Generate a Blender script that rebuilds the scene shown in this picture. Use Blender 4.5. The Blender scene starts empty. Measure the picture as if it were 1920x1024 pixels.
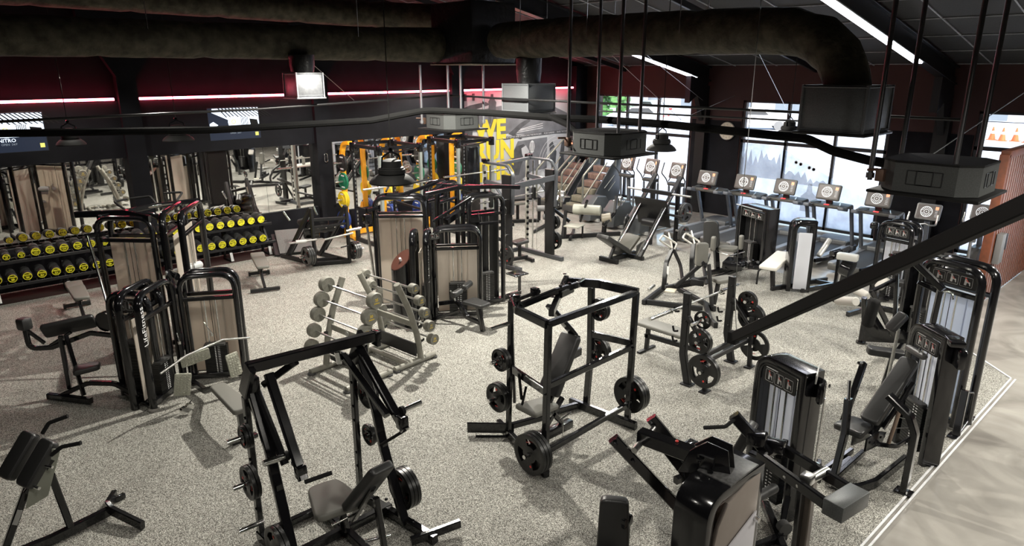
import bpy, bmesh, math, random
from mathutils import Vector, Matrix
random.seed(7)
PI=math.pi
sc=bpy.context.scene
COL=sc.collection
# ---------------------------------------------------------------- camera
F=1285.0; PITCH=math.atan(382/F); AZ=math.radians(47.3); CAMZ=4.1
cd=bpy.data.cameras.new('camera'); cam=bpy.data.objects.new('camera',cd); COL.objects.link(cam)
cd.sensor_width=36; cd.sensor_fit='HORIZONTAL'; cd.lens=36*F/1920; cd.clip_end=300
cam.location=(0,0,CAMZ); cam.rotation_euler=(PI/2-PITCH,0,AZ-PI/2)
sc.camera=cam
# ---------------------------------------------------------------- world, exposure
sc.view_settings.view_transform='Standard'; sc.view_settings.look='None'
sc.view_settings.gamma=1; sc.view_settings.use_curve_mapping=False
sc.view_settings.exposure=0.0
w=bpy.data.worlds.new('world'); sc.world=w; w.use_nodes=True
nt=w.node_tree; nt.nodes.clear()
sky=nt.nodes.new('ShaderNodeTexSky'); sky.sky_type='NISHITA'; sky.sun_disc=False
sky.sun_elevation=math.radians(50); sky.sun_rotation=math.radians(200); sky.air_density=1.5; sky.dust_density=4
bg=nt.nodes.new('ShaderNodeBackground'); bg.inputs[1].default_value=.75
wo=nt.nodes.new('ShaderNodeOutputWorld'); nt.links.new(sky.outputs[0],bg.inputs[0]); nt.links.new(bg.outputs[0],wo.inputs[0])
def light(name,kind,loc,energy,color=(1,1,1),size=.2,rot=(0,0,0),spot=None,blend=.5,sy=None):
    l=bpy.data.lights.new(name,kind); l.energy=energy; l.color=color
    if kind=='AREA':
        l.size=size
        if sy: l.shape='RECTANGLE'; l.size_y=sy
    elif kind=='SUN': l.angle=size
    else: l.shadow_soft_size=size
    if kind=='SPOT': l.spot_size=math.radians(spot); l.spot_blend=blend
    o=bpy.data.objects.new(name,l); o.location=loc; o.rotation_euler=rot; COL.objects.link(o); return o
WARM=(1.0,.955,.855)
sun=light('sun','SUN',(30,-10,20),2.0,(1,.97,.93),.02,(math.radians(38),0,math.radians(-60)))
PENDANTS=[(4.54,7.06,2.8,1),(9.82,6.91,2.8,1),(14.08,6.76,2.8,1),(4.19,13.65,2.85,0),(2.56,14.13,2.85,0)]
# spots added to light the hall, no fixtures; the strongest placed from the shadows
for (x,y,z,e) in [(9.8,12.0,4.0,400),(6.3,8.9,4.6,1650),(3.4,11.8,4.0,170),(1.2,8.6,4.0,50),(3.9,6.4,4.2,150),(11.0,8.9,4.0,560),
                  (14.0,12.2,3.9,380),(13.2,7.6,3.8,240),(9.9,3.9,3.9,330),(7.4,13.6,4.0,320),(2.6,14.2,4.0,100),(15.2,14.8,3.8,260),(11.2,14.6,3.9,330),
                  (8.2,-.6,4.0,400),(13.2,-.2,3.9,1000),(11.2,1.0,3.9,320),(5.0,-1.0,4.2,210)]:
    light('hall_fill_spot','SPOT',(x,y,z),e,WARM,.05,(0,0,0),165,.5)
for (x,y,z,e) in [(1.4,2.2,4.4,150),(3.6,-1.6,4.6,200),(-2.2,5,4.6,90)]:      # unseen fill spots added around the camera
    light('camera_fill_spot','SPOT',(x,y,z),e,(1,.95,.86),.25,(0,0,0),168,.15)
# ---------------------------------------------------------------- materials
MT={}
def mat(name,col=(.5,.5,.5),rough=.5,metal=0,noise=None,bump=None,emit=None,estr=1,coat=0,spec=.5,alpha=1,trans=0,var=0):
    """noise=(scale,col2,lo,hi) mixes in a second colour; bump=(scale,strength)"""
    if name in MT: return MT[name]
    m=bpy.data.materials.new(name); m.use_nodes=True; t=m.node_tree; b=t.nodes['Principled BSDF']
    b.inputs['Base Color'].default_value=(*col,1); b.inputs['Roughness'].default_value=rough
    b.inputs['Metallic'].default_value=metal; b.inputs['Specular IOR Level'].default_value=spec
    b.inputs['Coat Weight'].default_value=coat; b.inputs['Coat Roughness'].default_value=.08
    b.inputs['Alpha'].default_value=alpha; b.inputs['Transmission Weight'].default_value=trans
    tc=t.nodes.new('ShaderNodeTexCoord')
    if noise:
        s,c2,lo,hi=noise
        n=t.nodes.new('ShaderNodeTexNoise'); n.inputs['Scale'].default_value=s; n.inputs['Detail'].default_value=4
        t.links.new(tc.outputs['Object'],n.inputs['Vector'])
        r=t.nodes.new('ShaderNodeValToRGB'); r.color_ramp.elements[0].position=lo; r.color_ramp.elements[1].position=hi
        r.color_ramp.elements[0].color=(*col,1); r.color_ramp.elements[1].color=(*c2,1)
        t.links.new(n.outputs['Fac'],r.inputs[0]); t.links.new(r.outputs[0],b.inputs['Base Color'])
    if bump:
        n=t.nodes.new('ShaderNodeTexNoise'); n.inputs['Scale'].default_value=bump[0]; n.inputs['Detail'].default_value=3
        t.links.new(tc.outputs['Object'],n.inputs['Vector'])
        bp=t.nodes.new('ShaderNodeBump'); bp.inputs['Strength'].default_value=bump[1]; bp.inputs['Distance'].default_value=.02
        t.links.new(n.outputs['Fac'],bp.inputs['Height']); t.links.new(bp.outputs[0],b.inputs['Normal'])
    if emit: b.inputs['Emission Color'].default_value=(*emit,1); b.inputs['Emission Strength'].default_value=estr
    MT[name]=m; return m
def rubber_floor():
    m=bpy.data.materials.new('speckled_rubber'); m.use_nodes=True; t=m.node_tree; b=t.nodes['Principled BSDF']
    tc=t.nodes.new('ShaderNodeTexCoord')
    v=t.nodes.new('ShaderNodeTexVoronoi'); v.inputs['Scale'].default_value=190; t.links.new(tc.outputs['Object'],v.inputs['Vector'])
    s=t.nodes.new('ShaderNodeSeparateColor'); t.links.new(v.outputs['Color'],s.inputs[0])
    r=t.nodes.new('ShaderNodeValToRGB'); r.color_ramp.interpolation='CONSTANT'
    e=r.color_ramp.elements; e[0].position=0; e[0].color=(.05,.048,.043,1); e[1].position=.26; e[1].color=(.165,.158,.14,1)
    for p,c in ((.5,(.32,.31,.275,1)),(.74,(.56,.55,.50,1)),(.93,(.74,.73,.67,1))):
        k=e.new(p); k.color=c
    t.links.new(s.outputs[0],r.inputs[0])
    n=t.nodes.new('ShaderNodeTexNoise'); n.inputs['Scale'].default_value=.9; n.inputs['Detail'].default_value=5; t.links.new(tc.outputs['Object'],n.inputs['Vector'])
    mr=t.nodes.new('ShaderNodeMapRange'); mr.inputs[1].default_value=.3; mr.inputs[2].default_value=.7; mr.inputs[3].default_value=.86; mr.inputs[4].default_value=1.04
    t.links.new(n.outputs['Fac'],mr.inputs[0])
    mx=t.nodes.new('ShaderNodeVectorMath'); mx.operation='SCALE'; t.links.new(r.outputs[0],mx.inputs[0]); t.links.new(mr.outputs[0],mx.inputs['Scale'])
    t.links.new(mx.outputs[0],b.inputs['Base Color']); b.inputs['Roughness'].default_value=.75; b.inputs['Specular IOR Level'].default_value=.25
    return m
def concrete_floor():
    m=bpy.data.materials.new('polished_concrete'); m.use_nodes=True; t=m.node_tree; b=t.nodes['Principled BSDF']
    tc=t.nodes.new('ShaderNodeTexCoord')
    n=t.nodes.new('ShaderNodeTexNoise'); n.inputs['Scale'].default_value=1.3; n.inputs['Detail'].default_value=6; n.inputs['Distortion'].default_value=1.2
    t.links.new(tc.outputs['Object'],n.inputs['Vector'])
    r=t.nodes.new('ShaderNodeValToRGB'); r.color_ramp.elements[0].position=.3; r.color_ramp.elements[1].position=.75
    r.color_ramp.elements[0].color=(.235,.22,.20,1); r.color_ramp.elements[1].color=(.42,.40,.365,1)
    t.links.new(n.outputs['Fac'],r.inputs[0]); t.links.new(r.outputs[0],b.inputs['Base Color'])
    n2=t.nodes.new('ShaderNodeTexNoise'); n2.inputs['Scale'].default_value=7; t.links.new(tc.outputs['Object'],n2.inputs['Vector'])
    mr=t.nodes.new('ShaderNodeMapRange'); mr.inputs[3].default_value=.13; mr.inputs[4].default_value=.22; t.links.new(n2.outputs['Fac'],mr.inputs[0]); t.links.new(mr.outputs[0],b.inputs['Roughness'])
    return m
GLOSS=mat('gloss_black_steel',(.006,.006,.007),.16,coat=.4,bump=(60,.015))
SATIN=mat('satin_black_steel',(.010,.010,.011),.4,spec=.4,bump=(90,.02))
MATT=mat('matt_black_metal',(.007,.007,.007),.7,spec=.2,bump=(90,.03))
RUB=mat('black_rubber',(.012,.012,.012),.8,spec=.2,bump=(120,.05))
VINYL=mat('black_vinyl',(.022,.022,.022),.4,spec=.6,bump=(180,.06))
VGREY=mat('grey_vinyl',(.145,.142,.125),.5,bump=(180,.05))
VBEIGE=mat('pale_vinyl',(.5,.48,.44),.5,bump=(180,.05))
CHROME=mat('chrome',(.75,.75,.74),.14,1,bump=(40,.01))
STEEL=mat('brushed_steel',(.45,.45,.44),.32,1,noise=(30,(.6,.6,.58),.3,.7))
GREYM=mat('grey_green_enamel',(.29,.28,.24),.38,noise=(14,(.25,.245,.21),.4,.6))
SILVER=mat('silver_enamel',(.48,.48,.46),.35,.3,bump=(60,.02))
IRON=mat('black_cast_iron',(.014,.014,.014),.32,.2,bump=(70,.12))
RED=mat('red_enamel',(.65,.02,.02),.4,noise=(30,(.5,.02,.02),.4,.6))
YEL=mat('yellow_enamel',(.85,.62,.02),.4,noise=(20,(.8,.57,.02),.4,.6))
YLAB=mat('yellow_print',(.88,.83,.03),.5,noise=(40,(.84,.78,.03),.4,.6))
ORANGE=mat('orange_yellow_steel',(.9,.42,.02),.35,noise=(10,(.85,.38,.02),.4,.6))
GREEN=mat('green_rubber',(.01,.16,.08),.45,bump=(50,.05))
BLUE=mat('blue_rubber',(.02,.05,.24),.45,bump=(50,.05))
YRUB=mat('yellow_rubber',(.75,.55,.02),.45,bump=(50,.05))
WHITE=mat('white_print',(.8,.8,.8),.5,noise=(40,(.75,.75,.75),.4,.6))
GREYP=mat('grey_print',(.3,.3,.3),.5,noise=(40,(.27,.27,.27),.4,.6))
DGREY=mat('dark_grey_plastic',(.05,.05,.05),.45,bump=(90,.04))
MGREY=mat('mid_grey_plastic',(.17,.17,.17),.45,bump=(90,.04))
def trans(name,c,c2,f=.5):
    m=mat(name,c,.4,noise=(2.5,c2,.35,.65)); t=m.node_tree; b=t.nodes['Principled BSDF']; o=[n for n in t.nodes if n.type=='OUTPUT_MATERIAL'][0]
    tr=t.nodes.new('ShaderNodeBsdfTranslucent'); tr.inputs[0].default_value=(*c,1); mx=t.nodes.new('ShaderNodeMixShader'); mx.inputs[0].default_value=f
    t.links.new(b.outputs[0],mx.inputs[1]); t.links.new(tr.outputs[0],mx.inputs[2]); t.links.new(mx.outputs[0],o.inputs[0]); return m
SHROUD=trans('pale_plastic_shroud',(.66,.60,.53),(.57,.52,.45))
SHROUDW=trans('white_plastic_shroud',(.80,.82,.87),(.72,.74,.79))
WOOD=mat('red_brown_timber',(.16,.045,.018),.5,noise=(9,(.11,.032,.013),.35,.65))
WALLB=mat('black_wall_paint',(.005,.005,.007),.75,noise=(3,(.008,.008,.011),.4,.7),bump=(60,.05),spec=.18)
CEILM=mat('dark_ceiling_panel',(.03,.03,.03),.8,noise=(60,(.045,.045,.045),.4,.7))
FOIL=mat('dark_foil_wrap',(.02,.02,.021),.38,.4,bump=(9,.9))
TANF=mat('dusty_duct_insulation',(.045,.041,.03),.7,0,noise=(6,(.11,.10,.072),.35,.7),bump=(14,.9),spec=.2)
GALV=mat('galvanised_sheet',(.28,.29,.31),.4,.75,noise=(20,(.36,.37,.39),.35,.7))
BOXG=mat('grey_sheet_casing',(.13,.14,.15),.55,.2,noise=(90,(.17,.18,.19),.35,.7))
# ---------------------------------------------------------------- mesh builder
def rrect(w,h,r,n=3):
    r=min(r,w/2-1e-4,h/2-1e-4); P=[]
    for cx,cy,a0 in ((w/2-r,h/2-r,0),(-w/2+r,h/2-r,90),(-w/2+r,-h/2+r,180),(w/2-r,-h/2+r,270)):
        for i in range(n+1):
            a=math.radians(a0+90*i/n); P.append((cx+r*math.cos(a),cy+r*math.sin(a)))
    return P
def circ(r,n=14,ry=None): return [(r*math.cos(2*PI*i/n),(ry or r)*math.sin(2*PI*i/n)) for i in range(n)]
def arc(c,r,a0,a1,n=8): return [(c[0]+r*math.cos(math.radians(a0+(a1-a0)*i/n)),c[1]+r*math.sin(math.radians(a0+(a1-a0)*i/n))) for i in range(n+1)]
def fillet(pts,rad,n=5):
    pts=[Vector(p) for p in pts]
    if rad<=0 or len(pts)<3: return pts
    out=[pts[0]]
    for i in range(1,len(pts)-1):
        a,b,c=pts[i-1],pts[i],pts[i+1]; u=(a-b); v=(c-b); lu,lv=u.length,v.length; u/=lu; v/=lv
        d=max(-.9999,min(.9999,u.dot(v))); th=math.acos(d)
        if th>3.1: out.append(b); continue
        t=min(rad/math.tan(th/2),lu*.49,lv*.49)
        p,q=b+u*t,b+v*t
        for k in range(n+1):
            s=k/n; out.append(p*(1-s)**2+b*2*s*(1-s)+q*s*s)
    out.append(pts[-1]); return out
class MB:
    def __init__(s): s.v=[]; s.f=[]; s.m=[]; s.mi=0
    def use(s,i): s.mi=i; return s
    def add(s,V,Fc):
        o=len(s.v); s.v+= [tuple(p) for p in V]; s.f+=[tuple(i+o for i in f) for f in Fc]; s.m+=[s.mi]*len(Fc); return s
    def sweep(s,pts,prof,up=(0,0,1),rad=0,closed=False,caps=True):
        pts=fillet(pts,rad) if not closed else [Vector(p) for p in pts]
        n=len(pts); k=len(prof); V=[]; up=Vector(up)
        tan=[]
        for i in range(n):
            if closed: t=(pts[(i+1)%n]-pts[i]).normalized()+(pts[i]-pts[i-1]).normalized()
            elif i==0: t=pts[1]-pts[0]
            elif i==n-1: t=pts[-1]-pts[-2]
            else: t=(pts[i+1]-pts[i]).normalized()+(pts[i]-pts[i-1]).normalized()
            tan.append(t.normalized())
        side=None
        for i,t in enumerate(tan):
            if side is None:
                sd=t.cross(up)
                if sd.length<1e-3: sd=t.cross(Vector((1,0,0)) if abs(t.x)<.9 else Vector((0,1,0)))
                side=sd.normalized()
            else:
                side=(side-t*side.dot(t)).normalized()
            u2=side.cross(t)
            # mitre correction in the bend plane
            if (closed or 0<i<n-1):
                d0=(pts[i]-pts[i-1]).normalized(); c=max(.35,d0.dot(t)); bd=(d0-t*d0.dot(t))
                bl=bd.length; bd=bd/bl if bl>1e-5 else None
            else: bd=None; c=1
            for (a,b) in prof:
                o=side*a+u2*b
                if bd is not None: o=o+bd*o.dot(bd)*(1/c-1)
                V.append(pts[i]+o)
        Fc=[]
        for i in range(n if closed else n-1):
            j=(i+1)%n
            for q in range(k):
                r=(q+1)%k; Fc.append((i*k+q,i*k+r,j*k+r,j*k+q))
        if caps and not closed:
            Fc.append(tuple(range(k-1,-1,-1))); Fc.append(tuple((n-1)*k+q for q in range(k)))
        return s.add(V,Fc)
    def bar(s,p,q,w=.06,h=.06,up=(0,0,1),r=.006): return s.sweep([p,q],rrect(w,h,r,1),up)
    def path(s,pts,w=.06,h=.06,up=(0,0,1),rad=.05,r=.006): return s.sweep(pts,rrect(w,h,r,1),up,rad)
    def tube(s,pts,r=.02,n=10,rad=.06,up=(0,0,1)): return s.sweep(pts,circ(r,n),up,rad)
    def oval(s,pts,a=.06,b=.03,up=(0,0,1),rad=.1,n=12): return s.sweep(pts,circ(a,n,b),up,rad)
    def cyl(s,p,q,r,n=16,r2=None):
        p,q=Vector(p),Vector(q); t=(q-p).normalized(); sd=t.cross(Vector((0,0,1)))
        if sd.length<1e-3: sd=Vector((1,0,0))
        sd.normalize(); u=sd.cross(t); r2=r if r2 is None else r2
        V=[p+(sd*math.cos(a)+u*math.sin(a))*r for a in [2*PI*i/n for i in range(n)]]+[q+(sd*math.cos(a)+u*math.sin(a))*r2 for a in [2*PI*i/n for i in range(n)]]
        return s.add(V,[(i,(i+1)%n,n+(i+1)%n,n+i) for i in range(n)]+[tuple(range(n-1,-1,-1)),tuple(range(n,2*n))])
    def lathe(s,o,ax,prof,n=24):
        """prof: (radius, distance along axis)"""
        o=Vector(o); t=Vector(ax).normalized(); sd=t.cross(Vector((0,0,1)))
        if sd.length<1e-3: sd=Vector((1,0,0))
        sd.normalize(); u=sd.cross(t); V=[]
        for (r,d) in prof:
            for i in range(n):
                a=2*PI*i/n; V.append(o+t*d+(sd*math.cos(a)+u*math.sin(a))*r)
        k=len(prof); Fc=[(j*n+i,j*n+(i+1)%n,(j+1)*n+(i+1)%n,(j+1)*n+i) for j in range(k-1) for i in range(n)]
        if prof[0][0]>1e-4: Fc.append(tuple(range(n-1,-1,-1)))
        if prof[-1][0]>1e-4: Fc.append(tuple((k-1)*n+i for i in range(n)))
        return s.add(V,Fc)
    def box(s,c,d,r=0,rz=0):
        cx,cy,cz=c; a,b,h=d[0]/2,d[1]/2,d[2]/2; cs,sn=math.cos(rz),math.sin(rz)
        if r<=0:
            V=[(cx+x*cs-y*sn,cy+x*sn+y*cs,cz+z) for z in (-h,h) for x,y in ((-a,-b),(a,-b),(a,b),(-a,b))]
            return s.add(V,[(3,2,1,0),(4,5,6,7),(0,1,5,4),(1,2,6,5),(2,3,7,6),(3,0,4,7)])
        O=rrect(d[0],d[1],max(r,.001),2)
        return s.slab(O,(cx,cy,cz-h),(cs,sn,0),(-sn,cs,0),d[2],min(r,d[2]*.45))
    def slab(s,O,o,ax,ay,th,rnd=0,seg=2,both=True):
        """2D outline O (ccw) on axes ax,ay at o, extruded th along ax x ay, edges rounded by rnd"""
        o=Vector(o); ax=Vector(ax).normalized(); ay=Vector(ay).normalized(); az=ax.cross(ay)
        n=len(O); N=[]
        for i in range(n):
            p0,p1,p2=Vector(O[i-1]),Vector(O[i]),Vector(O[(i+1)%n]); a=(p1-p0); b=(p2-p1)
            if a.length<1e-7: a=b
            if b.length<1e-7: b=a
            n1=Vector((-a.y,a.x)).normalized(); n2=Vector((-b.y,b.x)).normalized(); m=n1+n2
            if m.length<1e-5: m=n1
            m.normalize(); N.append(m/max(.5,m.dot(n1)))
        L=[]
        if rnd>0 and both:
            for k in range(seg+1):
                a=PI/2*k/seg; L.append((rnd*(1-math.sin(a)),rnd*(1-math.cos(a))))
        else: L.append((0,0))
        if rnd>0:
            for k in range(seg+1):
                a=PI/2*k/seg; L.append((rnd*(1-math.cos(a)),th-rnd*(1-math.sin(a))))
        else: L.append((0,th))
        V=[]
        for ins,z in L:
            for i in range(n):
                q=Vector(O[i])+N[i]*ins; V.append(o+ax*q.x+ay*q.y+az*z)
        k=len(L); Fc=[(j*n+i,j*n+(i+1)%n,(j+1)*n+(i+1)%n,(j+1)*n+i) for j in range(k-1) for i in range(n)]
        Fc.append(tuple(range(n-1,-1,-1))); Fc.append(tuple((k-1)*n+i for i in range(n)))
        return s.add(V,Fc)
    def quad(s,a,b,c,d): return s.add([a,b,c,d],[(0,1,2,3)])
    def poly(s,P): return s.add(P,[tuple(range(len(P)))])
    def ring(s,o,ax,r0,r1,th,n=24): return s.lathe(o,ax,[(r0,0),(r1,0),(r1,th),(r0,th),(r0,0)],n)
    def text(s,txt,o,ax,ay,size,th=.001,align='CENTER',bold=0):
        c=bpy.data.curves.new('t','FONT'); c.body=txt; c.size=size; c.align_x=align; c.align_y='CENTER'; c.resolution_u=2; c.offset=bold
        ob=bpy.data.objects.new('t',c); me=bpy.data.meshes.new_from_object(ob)
        o=Vector(o); ax=Vector(ax).normalized(); ay=Vector(ay).normalized(); az=ax.cross(ay)
        s.add([o+ax*v.co.x+ay*v.co.y+az*th for v in me.vertices],[tuple(p.vertices) for p in me.polygons])
        bpy.data.objects.remove(ob); bpy.data.curves.remove(c); bpy.data.meshes.remove(me); return s
    def build(s,name,m,parent=None,loc=None,rz=0,flat=False,**props):
        me=bpy.data.meshes.new(name); me.from_pydata(s.v,[],s.f)
        ms=m if isinstance(m,(list,tuple)) else [m]
        for q in ms: me.materials.append(q)
        if len(ms)>1: me.polygons.foreach_set('material_index',s.m)
        if not flat:
            me.polygons.foreach_set('use_smooth',[True]*len(me.polygons)); me.set_sharp_from_angle(angle=.55)
        me.update()
        o=bpy.data.objects.new(name,me); COL.objects.link(o)
        if parent: o.parent=parent
        if loc: o.location=loc
        o.rotation_euler.z=rz
        for k,v in props.items(): o[k]=v
        return o
def thing(name,label,cat,loc=(0,0,0),rz=0,group=None,rx=0,ry=0):
    o=bpy.data.objects.new(name,None); COL.objects.link(o); o.empty_display_size=.1
    o.location=loc; o.rotation_euler=(rx,ry,rz); o['label']=label; o['category']=cat
    if group: o['group']=group
    return o
def dup(root,loc=None,rz=None,label=None,group=None,rot=None):
    kids={}
    for o in CHILD_SCAN(): 
        if o.parent: kids.setdefault(o.parent.name,[]).append(o)
    def cp(o,par):
        c=o.copy(); COL.objects.link(c)
        if par: c.parent=par
        for ch in kids.get(o.name,[]): cp(ch,c)
        return c
    r=cp(root,None)
    if loc is not None: r.location=loc
    if rot is not None: r.rotation_euler=rot
    elif rz is not None: r.rotation_euler.z=rz
    if label: r['label']=label
    if group: r['group']=group
    return r
def CHILD_SCAN(): return list(COL.objects)
def struct(mb,name,m,**k): return mb.build(name,m,kind='structure',**k)
def tag(o,label,cat,group=None):
    o['label']=label; o['category']=cat
    if group: o['group']=group
    return o
def B(): return MB()
# ================================================================ ROOM
RUBF=rubber_floor(); CONC=concrete_floor()
XW=18.0; YM=15.8; X0=-5.0; Y0=-7.0
def CZ(x): return 4.2+.203*(18-x)      # underside of the pitched ceiling
b=B(); b.poly([(X0,Y0,-.012),(XW+.3,Y0,-.012),(XW+.3,YM+.3,-.012),(X0,YM+.3,-.012)]); struct(b,'floor',CONC,flat=True)
E1=(10.93,1.70); E2=(13.5,4.27); E3=(13.7,YM)
b=B(); O=[(X0,1.70),E1,E2,E3,(X0,YM)]
b.slab(O,(0,0,-.012),(1,0,0),(0,1,0),.012); struct(b,'floor_rubber',RUBF,flat=True)
b=B()
for off,m_ in ((.0,0),(.05,0)):
    b.bar((X0,1.69-off,.004),(E1[0]+off*.4,1.69-off,.004),.022,.012,r=.002)
b.bar((E1[0]+.02,E1[1]-.01,.003),(E2[0]+.02,E2[1]-.01,.003),.03,.012,r=.002)
struct(b,'trim_1',mat('white_edge_strip',(.75,.75,.76),.4,noise=(30,(.68,.68,.7),.4,.6)))
# walls
def wallX(y,segs,name,m,th=.3,side=1):
    b=B()
    for (xa,xb,za,zb) in segs: b.box(((xa+xb)/2,y+side*th/2,(za+zb)/2),(xb-xa,th,zb-za))
    return struct(b,name,m,flat=True)
wallX(YM,[(X0,XW+.3,0,9.5)],'wall_mirror_side',WALLB)
wallX(Y0,[(X0,XW+.3,0,9.5)],'wall_right_side',WALLB,side=-1)
b=B(); b.box((X0-.15,(Y0+YM)/2,4.7),(.3,YM-Y0,9.5)); struct(b,'wall_back',WALLB,flat=True)
# window wall: windows between these Y values
WINS=[(11.65,15.33,0.02,3.32),(6.15,10.03,.02,3.28),(2.95,4.37,.02,3.22),(-.6,2.2,.02,3.0)]
b=B(); ys=[Y0,-.6,2.2,2.95,4.37,6.15,10.03,11.65,15.33,YM]
for i in range(0,len(ys)-1,2): b.box((XW+.15,(ys[i]+ys[i+1])/2,2.2),(.3,ys[i+1]-ys[i],4.6))
for (a,c,z0,z1) in WINS: b.box((XW+.15,(a+c)/2,(z1+4.5)/2),(.3,c-a,4.5-z1))
struct(b,'wall_windows',mat('red_lit_black_paint',(.045,.014,.012),.65,noise=(2,(.05,.017,.014),.3,.7)),flat=True)  # red glow of the LED strips is put into the wall colour
b=B()
for (a,c) in ((10.05,11.62),(4.39,6.13)): b.box((XW-.012,(a+c)/2,1.35),(.02,c-a,2.7))
struct(b,'trim_2',WALLB,flat=True)
FRM=mat('black_window_frame',(.02,.02,.024),.4,bump=(50,.03))
def window(n,a,c,z0,z1,mull,trans,kind='window'):
    f=B(); x=XW+.08
    f.bar((x,a+.04,z0),(x,a+.04,z1),.08,.1); f.bar((x,c-.04,z0),(x,c-.04,z1),.08,.1)
    f.bar((x,a,z1-.03),(x,c,z1-.03),.1,.06); f.bar((x,a,z0+.04),(x,c,z0+.04),.1,.08)
    for y in mull: f.bar((x,y,z0),(x,y,z1),.07,.1)
    for z in trans: f.bar((x,a,z),(x,c,z),.1,.09)
    fo=struct(f,'%s_%d'%(kind,n),FRM)
    g=B(); g.box((x,(a+c)/2,(z0+z1)/2),(.012,c-a-.1,z1-z0-.1)); g.build('pane',GLASS,fo,flat=True)
    return fo
gm=bpy.data.materials.new('clear_glass'); gm.use_nodes=True; t=gm.node_tree; t.nodes.clear()
o_=t.nodes.new('ShaderNodeOutputMaterial'); mx=t.nodes.new('ShaderNodeMixShader'); tr=t.nodes.new('ShaderNodeBsdfTransparent'); gl=t.nodes.new('ShaderNodeBsdfGlossy'); fr=t.nodes.new('ShaderNodeFresnel')
gl.inputs['Roughness'].default_value=.02; tr.inputs[0].default_value=(.95,.97,.98,1); fr.inputs[0].default_value=1.35
t.links.new(fr.outputs[0],mx.inputs[0]); t.links.new(tr.outputs[0],mx.inputs[1]); t.links.new(gl.outputs[0],mx.inputs[2]); t.links.new(mx.outputs[0],o_.inputs[0]); GLASS=gm
window(1,*WINS[0],[14.1,12.9],[2.17]); window(2,*WINS[1],[8.72,7.42],[2.17]); window(3,*WINS[2],[],[2.42]); window(1,*WINS[3],[.8],[2.3],'door')
# ceiling with grid
b=B(); O=[(X0,Y0),(XW+.3,Y0),(XW+.3,YM+.3),(X0,YM+.3)]
b.add([(x,y,CZ(x)) for x,y in O]+[(x,y,CZ(x)+.2) for x,y in O],[(3,2,1,0),(4,5,6,7),(0,1,5,4),(1,2,6,5),(2,3,7,6),(3,0,4,7)]); struct(b,'ceiling',CEILM,flat=True)
b=B()
y=Y0+.3
while y<YM: b.bar((X0,y,CZ(X0)-.012),(XW,y,CZ(XW)-.012),.03,.02,r=.003); y+=1.22
x=X0+.9
while x<XW: b.bar((x,Y0,CZ(x)-.014),(x,YM,CZ(x)-.014),.03,.02,r=.003); x+=1.22
struct(b,'trim_3',mat('ceiling_grid_strip',(.32,.33,.35),.5,noise=(9,(.2,.2,.22),.4,.7)))
# portal frame rafters + haunches + columns on the window wall
def rafter(y,n):
    b=B(); 
    for dz,w_,h_ in ((-.06,.2,.03),(-.42,.2,.03)): b.bar((X0,y,CZ(X0)+dz),(XW,y,CZ(XW)+dz),w_,h_,r=.003)
    b.bar((X0,y,CZ(X0)-.24),(XW,y,CZ(XW)-.24),.02,.36,r=.003)
    b.slab([(0,0),(.9,.18+.3),(.9,.75),(0,.75)],(XW-1.0,y+.08,CZ(XW)-1.0),(1,0,0),(0,0,1),.16)
    b.slab([(0,0),(.22,0),(.22,1.0),(-.5,1.0)],(XW-.22,y+.07,CZ(XW)-1.55),(1,0,0),(0,0,1),.14)
    b.box((XW-.12,y,1.5),(.22,.3,3.0))
    struct(b,'beam_%d'%n,SATIN)
rafter(11.2,1); rafter(5.0,2); rafter(-1.2,3)
b=B()
for (y) in (8.1,14.2): b.bar((-2,y,CZ(-2)-.12),(XW,y,CZ(XW)-.12),.07,.12)
struct(b,'beam_4',SATIN)
# mirror-side fascia, columns, dado
b=B()
b.box((5.9,YM-.05,2.92),(21.8/1.0,.1,1.10)) if False else None
for (xa,xb) in ((X0,12.1),): b.box(((xa+xb)/2,YM-.06,2.93),(xb-xa,.12,1.12))
struct(b,'trim_4',WALLB,flat=True)
b=B(); b.box(((X0+8.6)/2,YM-.04,.405),(8.6-X0,.08,.81)); b.box((10.4,YM-.04,.3),(3.4,.08,.6)); struct(b,'trim_5',WALLB,flat=True)
for i,(xa,xb) in enumerate(((-.35,0.0),(3.77,4.13),(7.93,8.32),(12.1,12.52))):
    b=B(); b.box(((xa+xb)/2,YM-.12,2.6),(xb-xa,.24,5.2)); b.slab([(-.7,1.6),(-.7,1.35),(-.18,.35),(.18,.35),(.9,1.35),(.9,1.6)],((xa+xb)/2,YM-.1,3.6),(1,0,0),(0,0,1),.2); struct(b,'wall_column_%d'%(i+1),WALLB)
b=B(); b.box((17.33,YM-.12,2.1),(.25,.24,4.2)); struct(b,'wall_column_5',WALLB)
MIR=mat('silvered_mirror',(.88,.88,.86),.015,1)
for i,(xa,xb,za,lab) in enumerate(((0,3.77,.81,'leftmost wall mirror behind the low-numbered dumbbells'),(4.13,7.93,.81,'middle wall mirror behind the second dumbbell rack'),(8.32,12.1,.6,'wall mirror behind the orange power racks'))):
    t=thing('wall_mirror',lab+', tall and frameless','mirror',((xa+xb)/2,YM-.005,za))
    k=3; w_=(xb-xa)/k
    for j in range(k):
        b=B(); b.box((-(xb-xa)/2+w_*(j+.5),-.01,(2.37-za)/2),(w_-.006,.012,2.37-za)); b.build('mirror_panel',MIR,t,flat=True)
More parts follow.
